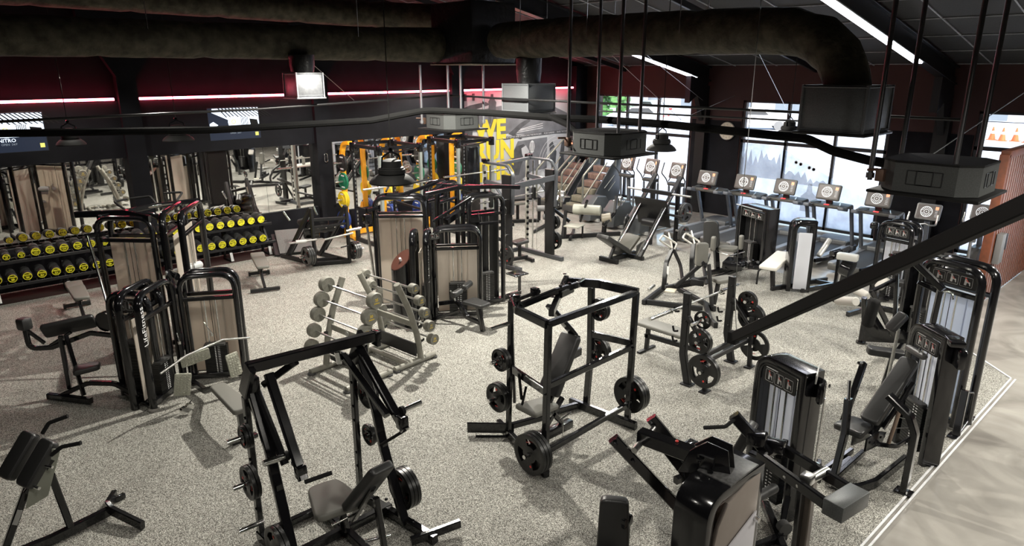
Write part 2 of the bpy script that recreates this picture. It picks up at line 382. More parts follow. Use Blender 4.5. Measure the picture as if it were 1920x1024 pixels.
# red LED strips
LEDM=mat('red_led_tube',(1,.3,.35),.5,emit=(1,.09,.14),estr=36)
for i,(xa,xb,lab) in enumerate(((.05,3.7,'leftmost red light strip above the left television'),(4.16,7.88,'red light strip above the second television'),(8.36,12.06,'red light strip between the second and third wall columns'),(12.56,17.15,'red light strip along the top of the mural'))):
    t=thing('led_strip',lab,'light strip',((xa+xb)/2,YM-.06,3.53)); L=xb-xa
    b=B(); b.tube([(-L/2,-.09,0),(L/2,-.09,0)],.025,8,0); b.build('tube',LEDM,t)
    b=B(); b.box((0,-.02,.0),(L,.1,.04)); b.build('channel',SATIN,t)
# white LED battens under two rafters
LW=mat('white_led_batten',(1,1,1),.5,emit=(.86,.88,1),estr=12)
for (y,xa,xb,lab) in ((11.2,11.5,17.3,'bright white ceiling batten running down to the wall clock'),(5.0,9.4,15.6,'bright white ceiling batten passing behind the duct elbow')):
    t=thing('ceiling_light',lab,'ceiling light',(xa,y,CZ(xa)-.46)); b=B(); b.bar((0,0,0),(xb-xa,0,CZ(xb)-CZ(xa)),.16,.03); b.build('diffuser',LW,t)
    b=B(); b.bar((-.03,0,.025),(xb-xa+.03,0,.025+CZ(xb)-CZ(xa)),.2,.03); b.build('housing',SILVER,t)
# ================================================================ HANGING EQUIPMENT
def vtube(b,P,n=20,wob=.012,sd=1):
    """tube with a radius per point and uneven wrapping"""
    rnd=random.Random(sd); pts=[];rr=[]
    Q=[Vector(p[:3]) for p in P]; R=[p[3] for p in P]
    for i in range(len(Q)-1):
        L=(Q[i+1]-Q[i]).length; k=max(2,int(L/.16))
        for j in range(k):
            s=j/k; pts.append(Q[i].lerp(Q[i+1],s)); rr.append(R[i]*(1-s)+R[i+1]*s)
    pts.append(Q[-1]); rr.append(R[-1]); V=[]; side=None; N=len(pts)
    for i,p in enumerate(pts):
        t=(pts[min(i+1,N-1)]-pts[max(i-1,0)]).normalized()
        if side is None: side=t.cross(Vector((0,0,1))).normalized() if abs(t.z)<.95 else Vector((1,0,0))
        side=(side-t*side.dot(t)).normalized(); u=side.cross(t)
        seam=.02 if i%9==0 else 0
        for q in range(n):
            a=2*PI*q/n; r=rr[i]*(1+rnd.uniform(-wob,wob))-seam
            V.append(p+(side*math.cos(a)+u*math.sin(a))*r)
    Fc=[(i*n+q,i*n+(q+1)%n,(i+1)*n+(q+1)%n,(i+1)*n+q) for i in range(N-1) for q in range(n)]
    Fc+=[tuple(range(n-1,-1,-1)),tuple((N-1)*n+q for q in range(n))]
    return b.add(V,Fc)
def wire(b,p,q,r=.006): b.cyl(p,q,r,6)
# main insulated duct, runs along the hall then elbows down
t=thing('air_duct','long thick insulated air duct ending in an elbow over the large grey diffuser box','duct',(8.85,9.9,4.55))
def rel(P,o): return [(p[0]-o[0],p[1]-o[1],p[2]-o[2])+tuple(p[3:]) for p in P]
O=(8.85,9.9,4.55)
b=B(); el=[(8.02,3.75),(7.98,3.45),(7.94,3.22),(7.92,3.12)]
vtube(b,rel([(8.85,9.9,4.6,.32),(8.6,8.0,4.6,.31),(8.35,6.3,4.58,.29),(8.12,4.5,4.55,.27),(8.05,3.95,4.52,.265),(8.01,3.6,4.42,.26),(7.97,3.36,4.24,.25),(7.95,3.24,4.02,.24),(7.94,3.2,3.86,.24)],O),sd=3); b.build('insulated_pipe',TANF,t)
for y,x in ((8.9,8.72),(7.2,8.48),(5.4,8.23)):
    for s in (-.32,.32): b=B(); wire(b,(x+s-O[0],y-O[1],.0),(x+s-O[0],y-O[1],CZ(x+s)-O[2]-.01)); b.build('hanger_wire',STEEL,t)
t=thing('air_duct','lower insulated duct crossing the upper left, above the red light strips','duct',(8.4,11.3,4.55))
O=(8.4,11.3,4.55)
b=B(); vtube(b,rel([(8.6,11.2,4.55,.33),(7.4,11.3,4.54,.30),(6.2,11.4,4.54,.29),(4.2,11.4,4.53,.27),(1.4,11.2,4.52,.26),(-2,11.0,4.5,.25),(-4.9,10.9,4.5,.25)],O),sd=5); b.build('insulated_pipe',TANF,t)
for x in (6.6,3.2,.2): b=B(); wire(b,(x-O[0],-.2,0),(x-O[0],-.2,CZ(x)-O[2]-.01)); b.build('hanger_wire',STEEL,t)
t=thing('air_duct','upper insulated duct near the top edge, left of the foil riser','duct',(10,13.5,5.2)); O=(10,13.5,5.2)
b=B(); vtube(b,rel([(9.0,11.9,5.1,.26),(8.6,12.6,5.15,.26),(7.6,13.2,5.2,.25),(5.5,13.6,5.25,.24),(2.6,13.8,5.3,.24),(-1,14,5.3,.23),(-4.9,14.1,5.3,.23)],O),sd=8); b.build('insulated_pipe',TANF,t)
t=thing('duct_plenum','foil-wrapped junction box where the ducts meet','duct',(8.9,10.75,4.2))
b=B(); b.box((0,0,.55),(1.1,1.25,1.1),.05); b.build('plenum_box',FOIL,t)
b=B(); vtube(b,[(-.05,-.3,1.1,.3),(-.05,-.3,1.72,.3)],sd=4); b.build('foil_riser',mat('silver_foil_wrap',(.3,.31,.34),.3,.8,bump=(11,1.0)),t)
b=B(); b.box((0,0,-.012),(1.14,1.29,.024),.01); b.build('base_panel',mat('dusty_panel',(.35,.33,.26),.6,noise=(8,(.28,.26,.2),.3,.7)),t)
def diffuser(x,y,zb,s,h,label,m,top,rr,lip=.03):
    t=thing('supply_air_box',label,'air diffuser',(x,y,zb))
    b=B(); b.box((0,0,h/2+.02),(s,s,h),.012); b.build('casing',m,t)
    b=B(); b.box((0,0,.012),(s+lip*2,s+lip*2,.03),.01); b.build('bottom_flange',m if m is GALV else SATIN,t)
    b=B()
    for sx,sy in ((1,0),(-1,0),(0,1),(0,-1)):
        if sx: 
            b.bar((sx*(s/2+.004),-s/2,h),(sx*(s/2+.004),s/2,h),.03,.015); b.bar((sx*(s/2+.004),-s/2,.05),(sx*(s/2+.004),s/2,.05),.03,.015)
        else: 
            b.bar((-s/2,sy*(s/2+.004),h),(s/2,sy*(s/2+.004),h),.03,.015); b.bar((-s/2,sy*(s/2+.004),.05),(s/2,sy*(s/2+.004),.05),.03,.015)
    for sx in (1,-1):
        for sy in (1,-1): b.bar((sx*s/2,sy*s/2,.03),(sx*s/2,sy*s/2,h+.02),.03,.03)
    b.build('edge_angles',GALV if m is GALV else BOXG,t)
    if top>h+.1:
        b=B(); vtube(b,[(0,0,h-.01,rr),(0,0,top,rr*1.05)],sd=int(x*10)); b.build('neck',FOIL,t)
    return t
diffuser(7.94,3.2,3.42,.68,.5,'large grey sheet-metal air box under the duct elbow',BOXG,.6,.23,.05)
diffuser(8.85,9.15,3.34,.66,.5,'grey air box glowing red on its left face, in front of the mural',mat('mid_grey_casing',(.11,.118,.124),.5,.2,noise=(60,(.13,.138,.144),.35,.7)),.95,.22)
diffuser(5.5,11.1,3.63,.47,.4,'bare galvanised air box hanging in front of the red strip at left',GALV,.7,.2)
# air-conditioning cassettes
def cassette(x,y,zb,s,h,label,pipes,ext):
    t=thing('air_conditioning_cassette',label,'air conditioner',(x,y,zb))
    c=s*.16; a=s/2-.06
    O=[(-a+c,-a),(a-c,-a),(a,-a+c),(a,a-c),(a-c,a),(-a+c,a),(-a,a-c),(-a,-a+c)]
    b=B(); b.slab(O,(0,0,.03),(1,0,0),(0,1,0),h); b.build('casing',mat('dark_green_grey_casing',(.055,.058,.057),.7,.0,noise=(90,(.07,.073,.072),.35,.7),spec=.2),t)
    b=B(); b.slab([(p[0]*1.01,p[1]*1.01) for p in O],(0,0,h+.03),(1,0,0),(0,1,0),.02); b.build('lid',MATT,t)
    b=B(); b.box((0,0,.01),(s,s,.03),.01); b.build('grille_panel',MATT,t)
    b=B()
    for (nx,ny) in ((-1,0),(0,-1)):
        ux,uy=ny,-nx
        if nx: ux,uy=0,1
        else: ux,uy=1,0
        for (w_,h_,zc) in ((.3,.13,.17),(.14,.13,.17)):
            for (p0,p1) in (((-w_/2,-h_/2),(w_/2,-h_/2)),((w_/2,-h_/2),(w_/2,h_/2)),((w_/2,h_/2),(-w_/2,h_/2)),((-w_/2,h_/2),(-w_/2,-h_/2))):
                k=a+.003
                b.bar((nx*k+ux*p0[0],ny*k+uy*p0[0],zc+p0[1]),(nx*k+ux*p1[0],ny*k+uy*p1[0],zc+p1[1]),.007,.007,r=.001)
    b.build('panel_seams',SATIN,t)
    b=B(); b.box((-a*.94,a*.94,h*.6),(.07,.08,.12),.01); b.cyl((-a,a,h*.8),(-a-.1,a+.05,h*.8),.014,8); b.build('pipe_connector',mat('copper_fitting',(.12,.07,.05),.5,.5,bump=(60,.1)),t)
    for (px_,py_) in pipes:
        b=B(); b.cyl((px_,py_,.1),(px_,py_,(4.18-zb) if y>10 else CZ(x+px_)-zb-.02),.024,12); b.cyl((px_,py_,h*.45),(px_,py_,h*.45+.05),.04,12); b.build('hanger_rod',ext,t)
    return t
HG=mat('dull_steel_rod',(.16,.16,.165),.32,.85,bump=(60,.03)); HS=mat('bright_steel_rod',(.42,.43,.45),.35,.8,bump=(60,.03))
cassette(7.57,2.08,2.95,.96,.27,'black ceiling cassette nearest the slatted timber screen, hung on four steel rods',[(-.36,.5),(.42,.5),(-.3,-.2),(.42,-.2)],HG)
cassette(7.72,6.33,2.94,1.0,.28,'black ceiling cassette hanging in front of the stair climbers',[(-.4,.42),(.22,.42),(-.25,-.36),(.22,-.36)],HG)
cassette(8.4,10.8,2.98,.98,.26,'pink-lit ceiling cassette hanging beside the hazard-orange power racks'.replace('hazard-',''),[(-.45,.4),(-.1,.0),(.05,-.2),(.47,-.37)],HS)
# pipe bundle
b=B(); O=(4,10.9,3.22)
b.sweep(rel([(-4.9,12.4,3.3),(1.3,11.9,3.25),(3.9,10.96,3.21),(6.2,10.2,3.28),(7.2,10.0,3.42),(7.7,8.9,3.4),(7.85,7.5,3.38),(8.08,6.9,3.38),(8.15,5.7,3.37),(8.19,4.5,3.33),(8.3,3.75,3.3),(8.27,3.4,3.18),(8.38,3.05,3.1),(8.42,2.6,3.06)],O),[(.05*c_,.055*s_) for c_,s_ in circ(1,9)],rad=.35)
b.sweep(rel([(7.8,7.6,3.4),(7.74,7.15,3.3),(7.72,6.95,3.2),(7.7,6.75,3.17)],O),circ(.045,9),rad=.1)
tag(b.build('refrigerant_pipe_bundle',mat('dull_pipe_lagging',(.004,.004,.004),.9,spec=.1,bump=(50,.2)),loc=O),'thick black lagged pipe bundle snaking between the ceiling cassettes','pipe')
b=B(); O=(4.6,11,3.5); b.tube(rel([(-4.9,11,3.44),(1.26,11,3.46),(4.6,11,3.49),(8.15,11.3,3.58),(8.62,11.3,3.6),(8.62,10.45,3.6)],O),.019,8); tag(b.build('conduit',SATIN,loc=O),'thin black conduit crossing in front of the televisions','pipe')
b=B(); O=(8.6,10.6,3.6); b.tube(rel([(8.62,10.45,3.6),(8.42,9.6,3.6),(8.42,8.0,3.6),(8.7,7.26,3.58),(9.2,6,3.55),(10,2.6,3.5)],O),.019,8); tag(b.build('conduit',SATIN,loc=O),'thin black conduit passing across both large windows','pipe')
b=B(); O=(8.6,8,3.4); b.tube(rel([(9.2,7.8,3.42),(9.6,6,3.4),(10,4.2,3.38)],O),.014,8); tag(b.build('conduit',SATIN,loc=O),'thinnest black conduit crossing halfway down the first window','pipe')
# pendant high-bay lamps
def pendant(x,y,z,s,label,lit):
    t=thing('pendant_lamp',label,'pendant lamp',(x,y,z))
    b=B(); b.lathe((0,0,0),(0,0,1),[(.27*s,-.02),(.275*s,-.005),(.25*s,.03),(.2*s,.07),(.13*s,.1),(.12*s,.1),(.19*s,.06),(.24*s,.02),(.265*s,-.01),(.27*s,-.02)],32); b.build('shade',MATT,t)
    b=B(); b.lathe((0,0,.1),(0,0,1),[(.0,0),(.165*s,0),(.165*s,.05),(.15*s,.055),(.15*s,.07),(.12*s,.075),(.12*s,.15),(.06*s,.17),(0,.17)],28); b.build('driver_housing',MATT,t)
    b=B()
    for sx in (1,-1): b.path([(sx*.14*s,0,.14),(sx*.12*s,0,.3),(0,0,.36)],.025,.006,(0,1,0),.02)
    b.ring((0,0,.38),(0,1,0),.018,.028,.01,12); b.build('yoke',GLOSS,t)
    b=B(); wire(b,(0,0,.4),(0,0,(5.05 if 13.5<y<14 else CZ(x))-z-.02),.007); b.build('suspension_cable',RUB,t)
    b=B(); b.lathe((0,0,.05),(0,0,1),[(0,0),(.15*s,0),(.15*s,.03),(0,.03)],24)
    b.build('lens',mat('lit_lamp_lens',(1,1,1),.4,emit=(1,.93,.8),estr=12) if lit else mat('unlit_lamp_lens',(.5,.5,.48),.3,bump=(30,.1)),t)
    return t
pl=['large black dome pendant hanging over the beige cable tower','black dome pendant hanging in front of the first window','black dome pendant hanging in front of the second window, smaller','red-rimmed unlit dome pendant between the two televisions','small unlit pendant showing its pale lens, just right of the left television']
for i,(x,y,z,l) in enumerate(PENDANTS):
    pendant(x,y,z,(1.0,.92,1.0,1.0,.85)[i],pl[i],l)
    if l: light('pendant_glow','SPOT',(x,y,z+.03),(380,200,120)[i],WARM,.12,(0,0,0),140,.5)
# suspended black beam near the camera
t=thing('suspended_beam','long black square beam slanting across the right, its cut end hung on a wire','beam',(4.52,2.42,2.15))
b=B(); b.bar((0,0,0),(-1.35,-1.94,1.52),.06,.075); b.build('square_tube',MATT,t)
b=B(); b.box((0,0,0),(.07,.07,.09),.005); b.build('end_cap',RUB,t)
b=B(); wire(b,(-.02,-.03,.06),(.02,.03,.3),.004); b.tube([(.02,.03,.3),(.04,.06,.8),(.1,.1,CZ(4.6)-2.15)],.003,6,0); b.build('hanging_wire',STEEL,t)
# stay wires in the roof
b=B(); O=(0,0,0)
for p,q in (((5.6,11.2,4.3),(7.3,12.6,3.5)),((12,9.3,4.6),(17.9,11.2,3.2)),((9.5,8.2,4.6),(13.5,9.0,3.0)),((12.2,6.6,4.4),(17.9,8.6,2.9)),((14.5,10.5,2.6),(17.8,10.2,3.4)),((8.5,2.6,3.05),(11.0,1.6,4.4)),((17.85,14.9,3.3),(17.85,12.2,1.4)),((17.85,14.9,1.4),(17.85,12.2,3.2))): wire(b,p,q,.005)
struct(b,'trim_6',STEEL)
# ================================================================ WALL ITEMS
def tv(x,z,w_,h_,label,off):
    t=thing('television',label,'television',(x,YM-.13,z))
    b=B(); b.box((0,.035,0),(w_,.06,h_),.012); b.build('case',SATIN,t)
    b=B(); b.box((0,.09,0),(.3,.06,.3)); b.build('wall_bracket',SATIN,t)
    SB=mat('screen_dark_blue',(.01,.012,.02),.3,emit=(.02,.03,.055),estr=.7); SW=mat('screen_white',(.1,.1,.1),.3,emit=(.75,.86,1),estr=2.2)
    SK=mat('screen_black',(.004,.004,.004),.3,bump=(20,.01)); SY=mat('screen_yellow',(.1,.1,.02),.3,emit=(.9,.85,.2),estr=1.1); SG=mat('screen_grey',(.1,.1,.1),.3,emit=(.3,.36,.42),estr=.9)
    b=B(); y=0.003; W,H=w_-.03,h_-.03
    b.use(0).quad((-W/2,y,-H/2),(W/2,y,-H/2),(W/2,y,H/2),(-W/2,y,H/2))
    top=.40*H; bot=-.12*H
    b.use(1).quad((-W/2+.02,y-.001,bot),(W/2-.01,y-.001,bot),(W/2-.01,y-.001,H/2-.01),(-W/2+.1,y-.001,H/2-.01))
    for i in range(13):                       # black louvre lines of the pictured canopy
        u=-W/2+.22+i*.075; b.use(2).poly([(u,y-.002,H/2-.01),(u+.035,y-.002,H/2-.01),(u+.2+.03*i*.4,y-.002,H*.2),(u+.17+.03*i*.4,y-.002,H*.2)])
    b.use(0).poly([(-W/2,y-.003,H*.42),(-W*.12,y-.003,H*.12),(-W*.12,y-.003,bot),(-W/2,y-.003,bot)])
    b.use(1).poly([(-W/2+.02,y-.004,H*.02),(-W/2+.1,y-.004,H*.08),(-W/2+.2,y-.004,-.02),(-W/2+.12,y-.004,bot+.02),(-W/2+.02,y-.004,bot+.02)])
    b.use(1).poly([(p[0]-.02,y-.004,p[1]+.05*H) for p in circ(.13*H*1.4,18)])
    b.use(3).poly([(p[0]-.02,y-.005,p[1]+.06*H) for p in circ(.05,16)]); b.use(1).poly([(p[0]-.02,y-.006,p[1]+.06*H) for p in circ(.034,16)])
    for i in range(6): u=.13*W+i*.028; b.use(2).quad((u,y-.005,bot+.02),(u+.012,y-.005,bot+.02),(u+.012,y-.005,H*.2),(u,y-.005,H*.2))
    b.use(2).quad((W*.32,y-.005,bot),(W/2-.02,y-.005,bot),(W/2-.05,y-.005,H*.1),(W*.30,y-.005,H*.14))
    b.use(1); b.text(off,(0-.02*W,y-.006,-.2*H),(1,0,0),(0,0,1),.09,0)
    b.use(4); b.text('OPEN  24/7',(0,y-.006,-.3*H),(1,0,0),(0,0,1),.05,0)
    b.use(3).quad((W/2-.12,y-.006,-H/2+.06),(W/2-.045,y-.006,-H/2+.06),(W/2-.045,y-.006,-H/2+.14),(W/2-.12,y-.006,-H/2+.14))
    b.build('screen',[SB,SW,SK,SY,SG],t,flat=True)
tv(6.04,2.94,1.16,.72,'wall television to the right of the first column, above the middle mirror','NITRO')
tv(1.86,2.98,1.22,.74,'leftmost wall television, cut by the picture edge','NITRO')
# mural
MW=mat('mural_pale_grey',(.48,.48,.5),.6,noise=(1.5,(.40,.40,.42),.35,.65)); MD=mat('mural_charcoal',(.045,.045,.05),.6,noise=(4,(.08,.08,.085),.35,.65)); MM=mat('mural_mid_grey',(.16,.16,.175),.6,noise=(3,(.11,.11,.12),.35,.65)); MY=mat('mural_yellow',(.68,.55,.03),.6,noise=(6,(.64,.52,.03),.35,.65)); ML=mat('mural_white',(.62,.62,.63),.6,noise=(6,(.55,.55,.56),.35,.65))
t=thing('wall_mural','large black and white wall mural with yellow WE RUN lettering','mural',(14.85,YM-.02,0))
def mp(b,P,lay): return b.poly([(p[0]-14.85,-.004-.0015*lay,p[1]) for p in P])
b=B(); b.box((0,.005,1.75),(4.66,.02,3.5)); b.build('backing',MW,t,flat=True)
b=B()
mp(b.use(1),[(12.56,2.78),(13.2,2.95),(14.1,3.05),(15.4,2.9),(16.4,2.95),(17.1,2.7),(17.1,2.15),(12.56,2.35)],1)
mp(b.use(0),[(12.56,3.0),(12.9,3.1),(13.5,3.18),(13.7,3.1),(13.1,2.98)],2)
for cx,h in ((13.75,3.4),(15.95,3.42),(16.25,3.3)):   # walkers
    mp(b.use(0),[(cx-.16,2.55),(cx-.13,3.1),(cx-.15,h-.22),(cx-.06,h-.1),(cx-.05,h),(cx+.05,h),(cx+.06,h-.1),(cx+.17,h-.25),(cx+.15,3.05),(cx+.17,2.55),(cx+.05,2.55),(cx,2.95),(cx-.05,2.55)],3)
mp(b.use(0),[(12.6,2.3),(12.85,2.72),(13.05,2.7),(12.95,2.1),(13.1,1.6),(12.8,1.55),(12.6,1.9)],2)
mp(b.use(1),[(14.1,2.5),(17.1,2.45),(17.1,2.05),(14.1,2.2)],2)
for k in range(3): mp(b.use(3),[(14.3+k*.3,2.18+k*.06),(15.9,2.3+k*.07),(15.9,2.315+k*.07),(14.3+k*.3,2.2+k*.06)],3)
mp(b.use(0),[(14.4,2.2),(14.9,2.5),(15.25,2.62),(15.35,2.55),(14.95,2.35),(14.7,2.18),(15.0,2.02),(14.9,2.0)],4)
mp(b.use(0),[(14.12,2.03),(17.1,2.1),(17.1,2.2),(14.12,2.12)],5)
# cyclist panel
mp(b.use(1),[(14.8,1.95),(16.1,2.0),(16.1,1.0),(15.4,.95),(14.5,.5),(14.4,1.3)],3)
mp(b.use(0),[(14.55,1.1),(14.5,1.55),(14.75,1.8),(15.05,1.85),(15.2,1.7),(15.1,1.45),(14.95,1.2),(14.85,.9),(14.7,.9)],5)
mp(b.use(2),[(14.95,1.72),(15.15,1.8),(15.3,1.6),(15.2,1.42),(15.05,1.4),(14.98,1.55)],6)
mp(b.use(3),[(15.42+p[0]*.7,1.74+p[1]) for p in circ(.17,14,.2)],7); 
for k in range(4): mp(b.use(0),[(15.33+k*.055,1.6),(15.35+k*.055,1.6),(15.37+k*.05,1.88),(15.35+k*.05,1.88)],8)
for r_ in (.5,.62,.74,.86):
    P=arc((16.6,1.15),r_,95,165,8); Q=arc((16.6,1.15),r_+.015,165,95,8); mp(b.use(3),P+Q,6)
mp(b.use(0),[(16.25,1.3),(16.2,1.75),(16.35,1.85),(16.55,1.5),(16.5,1.0),(16.35,.9)],5)
mp(b.use(0),[(16.6,.8),(16.8,1.9),(16.95,1.95),(16.9,1.3),(17.05,.8)],5)
mp(b.use(1),[(14.0,.05),(15.0,.75),(15.9,.05)],3); mp(b.use(3),[(15.2,.55),(15.9,.95),(16.7,.1),(15.9,.05)],4)
b.build('artwork',[MD,MM,MW,ML],t,flat=True)
b=B()
b.text('WE',(13.68-14.85,-.02,2.34),(1,0,0),(0,0,1),.78,.001,'CENTER',.035); b.text('RUN',(13.83-14.85,-.02,1.72),(1,0,0),(0,0,1),.78,.001,'CENTER',.035); b.text('THIS',(13.83-14.85,-.02,1.1),(1,0,0),(0,0,1),.78,.001,'CENTER',.035)
b.build('yellow_lettering',MY,t,flat=True,label='bold yellow capital lettering')
b=B(); b.text('ALL ACCEPTED AND EMBRACING THE IRON BAR  -  PUSH HARDER  -  RAISE THE BAR',(15.6-14.85,-.022,2.115),(1,.0,.02),(0,0,1),.075,.001); b.build('white_lettering',ML,t,flat=True)
b=B(); 
for x in (12.72,13.02): b.box((x-14.85,-.03,3.33),(.07,.04,.2),.005)
b.build('vent_cover',MD,t)
# clock
t=thing('wall_clock','round cream wall clock on the black pier between the two large windows','clock',(17.95,10.42,2.42),-PI/2)
b=B(); b.lathe((0,0,0),(0,-1,0),[(0,0),(.25,0),(.255,.02),(.245,.035),(.235,.03),(0,.03)],40); b.build('case',mat('clock_rim',(.3,.28,.24),.4,bump=(20,.02)),t)
b=B(); b.lathe((0,-.031,0),(0,-1,0),[(0,0),(.233,0),(.233,.002),(0,.002)],40); b.build('dial',mat('cream_dial',(.7,.65,.52),.5,noise=(5,(.66,.61,.49),.4,.6)),t)
b=B()
for h in range(12): a=PI/2-(h+1)*PI/6; b.text(str(h+1),(.185*math.cos(a),-.0345,.185*math.sin(a)),(1,0,0),(0,0,1),.06,0)
b.build('numerals',SATIN,t,flat=True)
b=B(); b.bar((0,-.037,0),(-.1,-.037,-.07),.012,.003,(0,1,0)); b.bar((0,-.039,0),(.12,-.039,-.1),.008,.003,(0,1,0)); b.build('clock_hand',SATIN,t)
def wallhandle(x,y,z,label,rz=0):
    t=thing('chrome_wall_hook',label,'wall bracket',(x,y,z),rz); b=B(); b.sweep([Vector((p[0],-.03,p[1])) for p in rrect(.08,.2,.035,4)],circ(.01,8),(0,1,0),closed=True); b.build('loop',CHROME,t); b=B(); b.box((0,-.012,0),(.05,.024,.06),.004); b.build('back_plate',SATIN,t)
wallhandle(8.12,YM-.245,2.02,'small chrome loop on the column left of the orange racks'); wallhandle(XW-.03,11.3,1.98,'small chrome loop on the pier beside the wall clock',-PI/2)
t=thing('fire_alarm_sign','small red square notice on the black pier behind the exercise bikes','sign',(XW-.03,4.75,1.42),-PI/2)
b=B(); b.box((0,-.006,0),(.26,.012,.24),.01); b.build('red_plate',mat('bright_red_plastic',(.8,.03,.06),.4,bump=(9,.02)),t); b=B(); b.box((0,-.014,.01),(.13,.006,.11)); b.bar((-.08,-.016,-.07),(.08,-.016,-.07),.02,.003); b.build('white_symbol',WHITE,t)  # plain red plastic without emission
t=thing('power_socket','small black switch unit under the red notice','switch',(XW-.03,4.85,.95),-PI/2); b=B(); b.box((0,-.02,0),(.09,.04,.2),.01); b.build('body',DGREY,t)
t=thing('power_socket','small white switch plate on the mural beneath the cyclist','switch',(15.75,YM-.05,1.22)); b=B(); b.box((0,0,0),(.08,.02,.14),.004); b.build('body',WHITE,t)
# slatted timber screen
t=thing('timber_slat_screen','tall red-brown vertical slat screen at the right edge','screen',(14.0,2.9,0))
b=B(); b.box((.05,.02,1.36),(.12,.14,2.72),.005); b.build('end_post',WOOD,t)
b=B(); b.box((2.0,.02,2.72),(3.9,.14,.12),.004); b.build('top_rail',WOOD,t)
b=B(); b.box((2.0,.03,1.35),(3.8,.02,2.6)); b.build('backing',mat('white_board',(.85,.85,.88),.5,noise=(3,(.8,.8,.84),.4,.6)),t)
for i in range(24):
    b=B(); b.box((.17+i*.16,.014,1.33),(.085,.012,2.66)); b.build('slat',WOOD,t)
t=thing('first_aid_cabinet','slim grey box hung on the slatted screen','cabinet',(14.6,2.875,1.0)); b=B(); b.box((0,-.03,0),(.25,.1,.55),.01); b.build('body',MGREY,t); b=B(); b.box((.2,-.04,.1),(.08,.08,.3),.01); b.build('side_pocket',SATIN,t)
# ================================================================ OUTSIDE
b=B(); b.poly([(XW+.3,-60,-.06),(150,-60,-.06),(150,130,-.06),(XW+.3,130,-.06)]); struct(b,'ground_outside',mat('pale_car_park',(.55,.56,.6),.7,noise=(.35,(.45,.46,.5),.35,.7)),flat=True)
# low shrubs/dust by the glass
cb=thing('shop_building','long white shop front across the car park','building',(68,30,0),math.radians(0))
b=B(); b.box((4,0,3.2),(8,90,6.4)); b.build('wall',mat('white_render',(.75,.76,.8),.7,noise=(.6,(.68,.69,.73),.35,.7)),cb,flat=True)
for i in range(16):
    b=B(); b.box((-.06,-42+i*5.6,1.4),(.12,3.0,2.6)); b.build('window',mat('grey_shop_glass',(.22,.25,.28),.15,bump=(2,.02)),cb)
for i in range(12):
    b=B(); b.box((-.6,-40+i*7.5,2.8),(.35,.35,5.6)); b.build('post',mat('grey_post',(.45,.47,.5),.6,bump=(5,.02)),cb)
b=B(); b.box((-.15,13.5,3.0),(.1,2.2,1.2)); b.build('sign_board',DGREY,cb); b=B(); b.text('O-I',(-.22,13.5,3.0),(0,-1,0),(0,0,1),1.0); b.build('sign_lettering',WHITE,cb)
def car(x,y,rz,label,m):
    t=thing('parked_car',label,'car',(x,y,-.06),rz)
    b=B(); b.slab([(-2.2,.3),(2.15,.3),(2.2,.75),(1.9,.95),(1.0,1.02),(-1.7,1.08),(-2.2,1.0)],(0,.88,0),(1,0,0),(0,0,1),1.76,.08)
    b.slab([(-1.75,1.04),(.95,1.0),(.35,1.45),(-.2,1.52),(-1.2,1.5)],(0,.76,0),(1,0,0),(0,0,1),1.52,.06); b.build('body',m,t)
    for s in (1,-1):
        b=B(); b.slab([(-1.5,1.1),(.65,1.06),(.25,1.38),(-1.1,1.42)],(0,s*.79-.02,0),(1,0,0),(0,0,1),.05); b.build('side_window',DGREY,t)
        for xx in (-1.35,1.35): b=B(); b.cyl((xx,s*.72,.32),(xx,s*.93,.32),.33,20); b.cyl((xx,s*.93,.32),(xx,s*.94,.32),.2,12); b.build('wheel',MGREY,t)
    b=B(); b.box((-2.2,.62,.85),(.06,.3,.14)); b.box((-2.2,-.62,.85),(.06,.3,.14)); b.build('tail_lamp',RED,t)
CW=mat('white_car_paint',(.8,.8,.82),.25,coat=.5,bump=(3,.01)); CS=mat('silver_car_paint',(.5,.52,.55),.3,.3,bump=(3,.01))
for (px_,py_,rz,l,m_) in ((43.0,32.6,1.9,'white hatchback seen through the first window, rear towards the gym',CW),(47.5,25.2,-1.0,'white estate car at the left of the second window',CW),(50.5,22.0,.3,'white car seen from behind between the pendant and the big air box',CW),(52,38,1.2,'silver car partly hidden at the left edge of the first window',CS)): car(px_,py_,rz,l,m_)
cn=None
for i,(x,y,l) in enumerate(((50.6,11.4,'leftmost orange traffic cone outside'),(50.3,10.8,'second orange traffic cone from the left outside'),(50.6,10.2,'third orange traffic cone from the left outside'),(50.2,9.5,'rightmost traffic cone outside, half behind the hanger pipe'))):
    if cn is None:
        cn=thing('traffic_cone',l,'traffic cone',(x,y,-.06),0,'traffic cones in the car park'); b=B(); b.cyl((0,0,.03),(0,0,.8),.2,20,.03); b.box((0,0,.02),(.5,.5,.05),.01); b.build('cone',mat('orange_cone',(.9,.12,.03),.5,bump=(9,.02)),cn); b=B(); b.cyl((0,0,.4),(0,0,.6),.122,20,.073); b.build('white_band',WHITE,cn)
    else: dup(cn,(x,y,-.06),label=l)
t=thing('hedge','small green shrub outside at the top left of the first window','shrub',(50,42,0)); b=B(); rnd=random.Random(3)
for i in range(260): 
    a=rnd.uniform(0,6.28); r=rnd.uniform(0,1.9); z=rnd.uniform(.3,5); b.box((r*math.cos(a),r*1.6*math.sin(a),z),(.5,.5,.35),0,a)
b.build('foliage',mat('green_leaves',(.05,.16,.04),.7,noise=(3,(.1,.25,.07),.3,.7)),t)
b=B(); b.cyl((0,0,0),(0,0,1.5),.12,8); b.build('stem',WOOD,t)
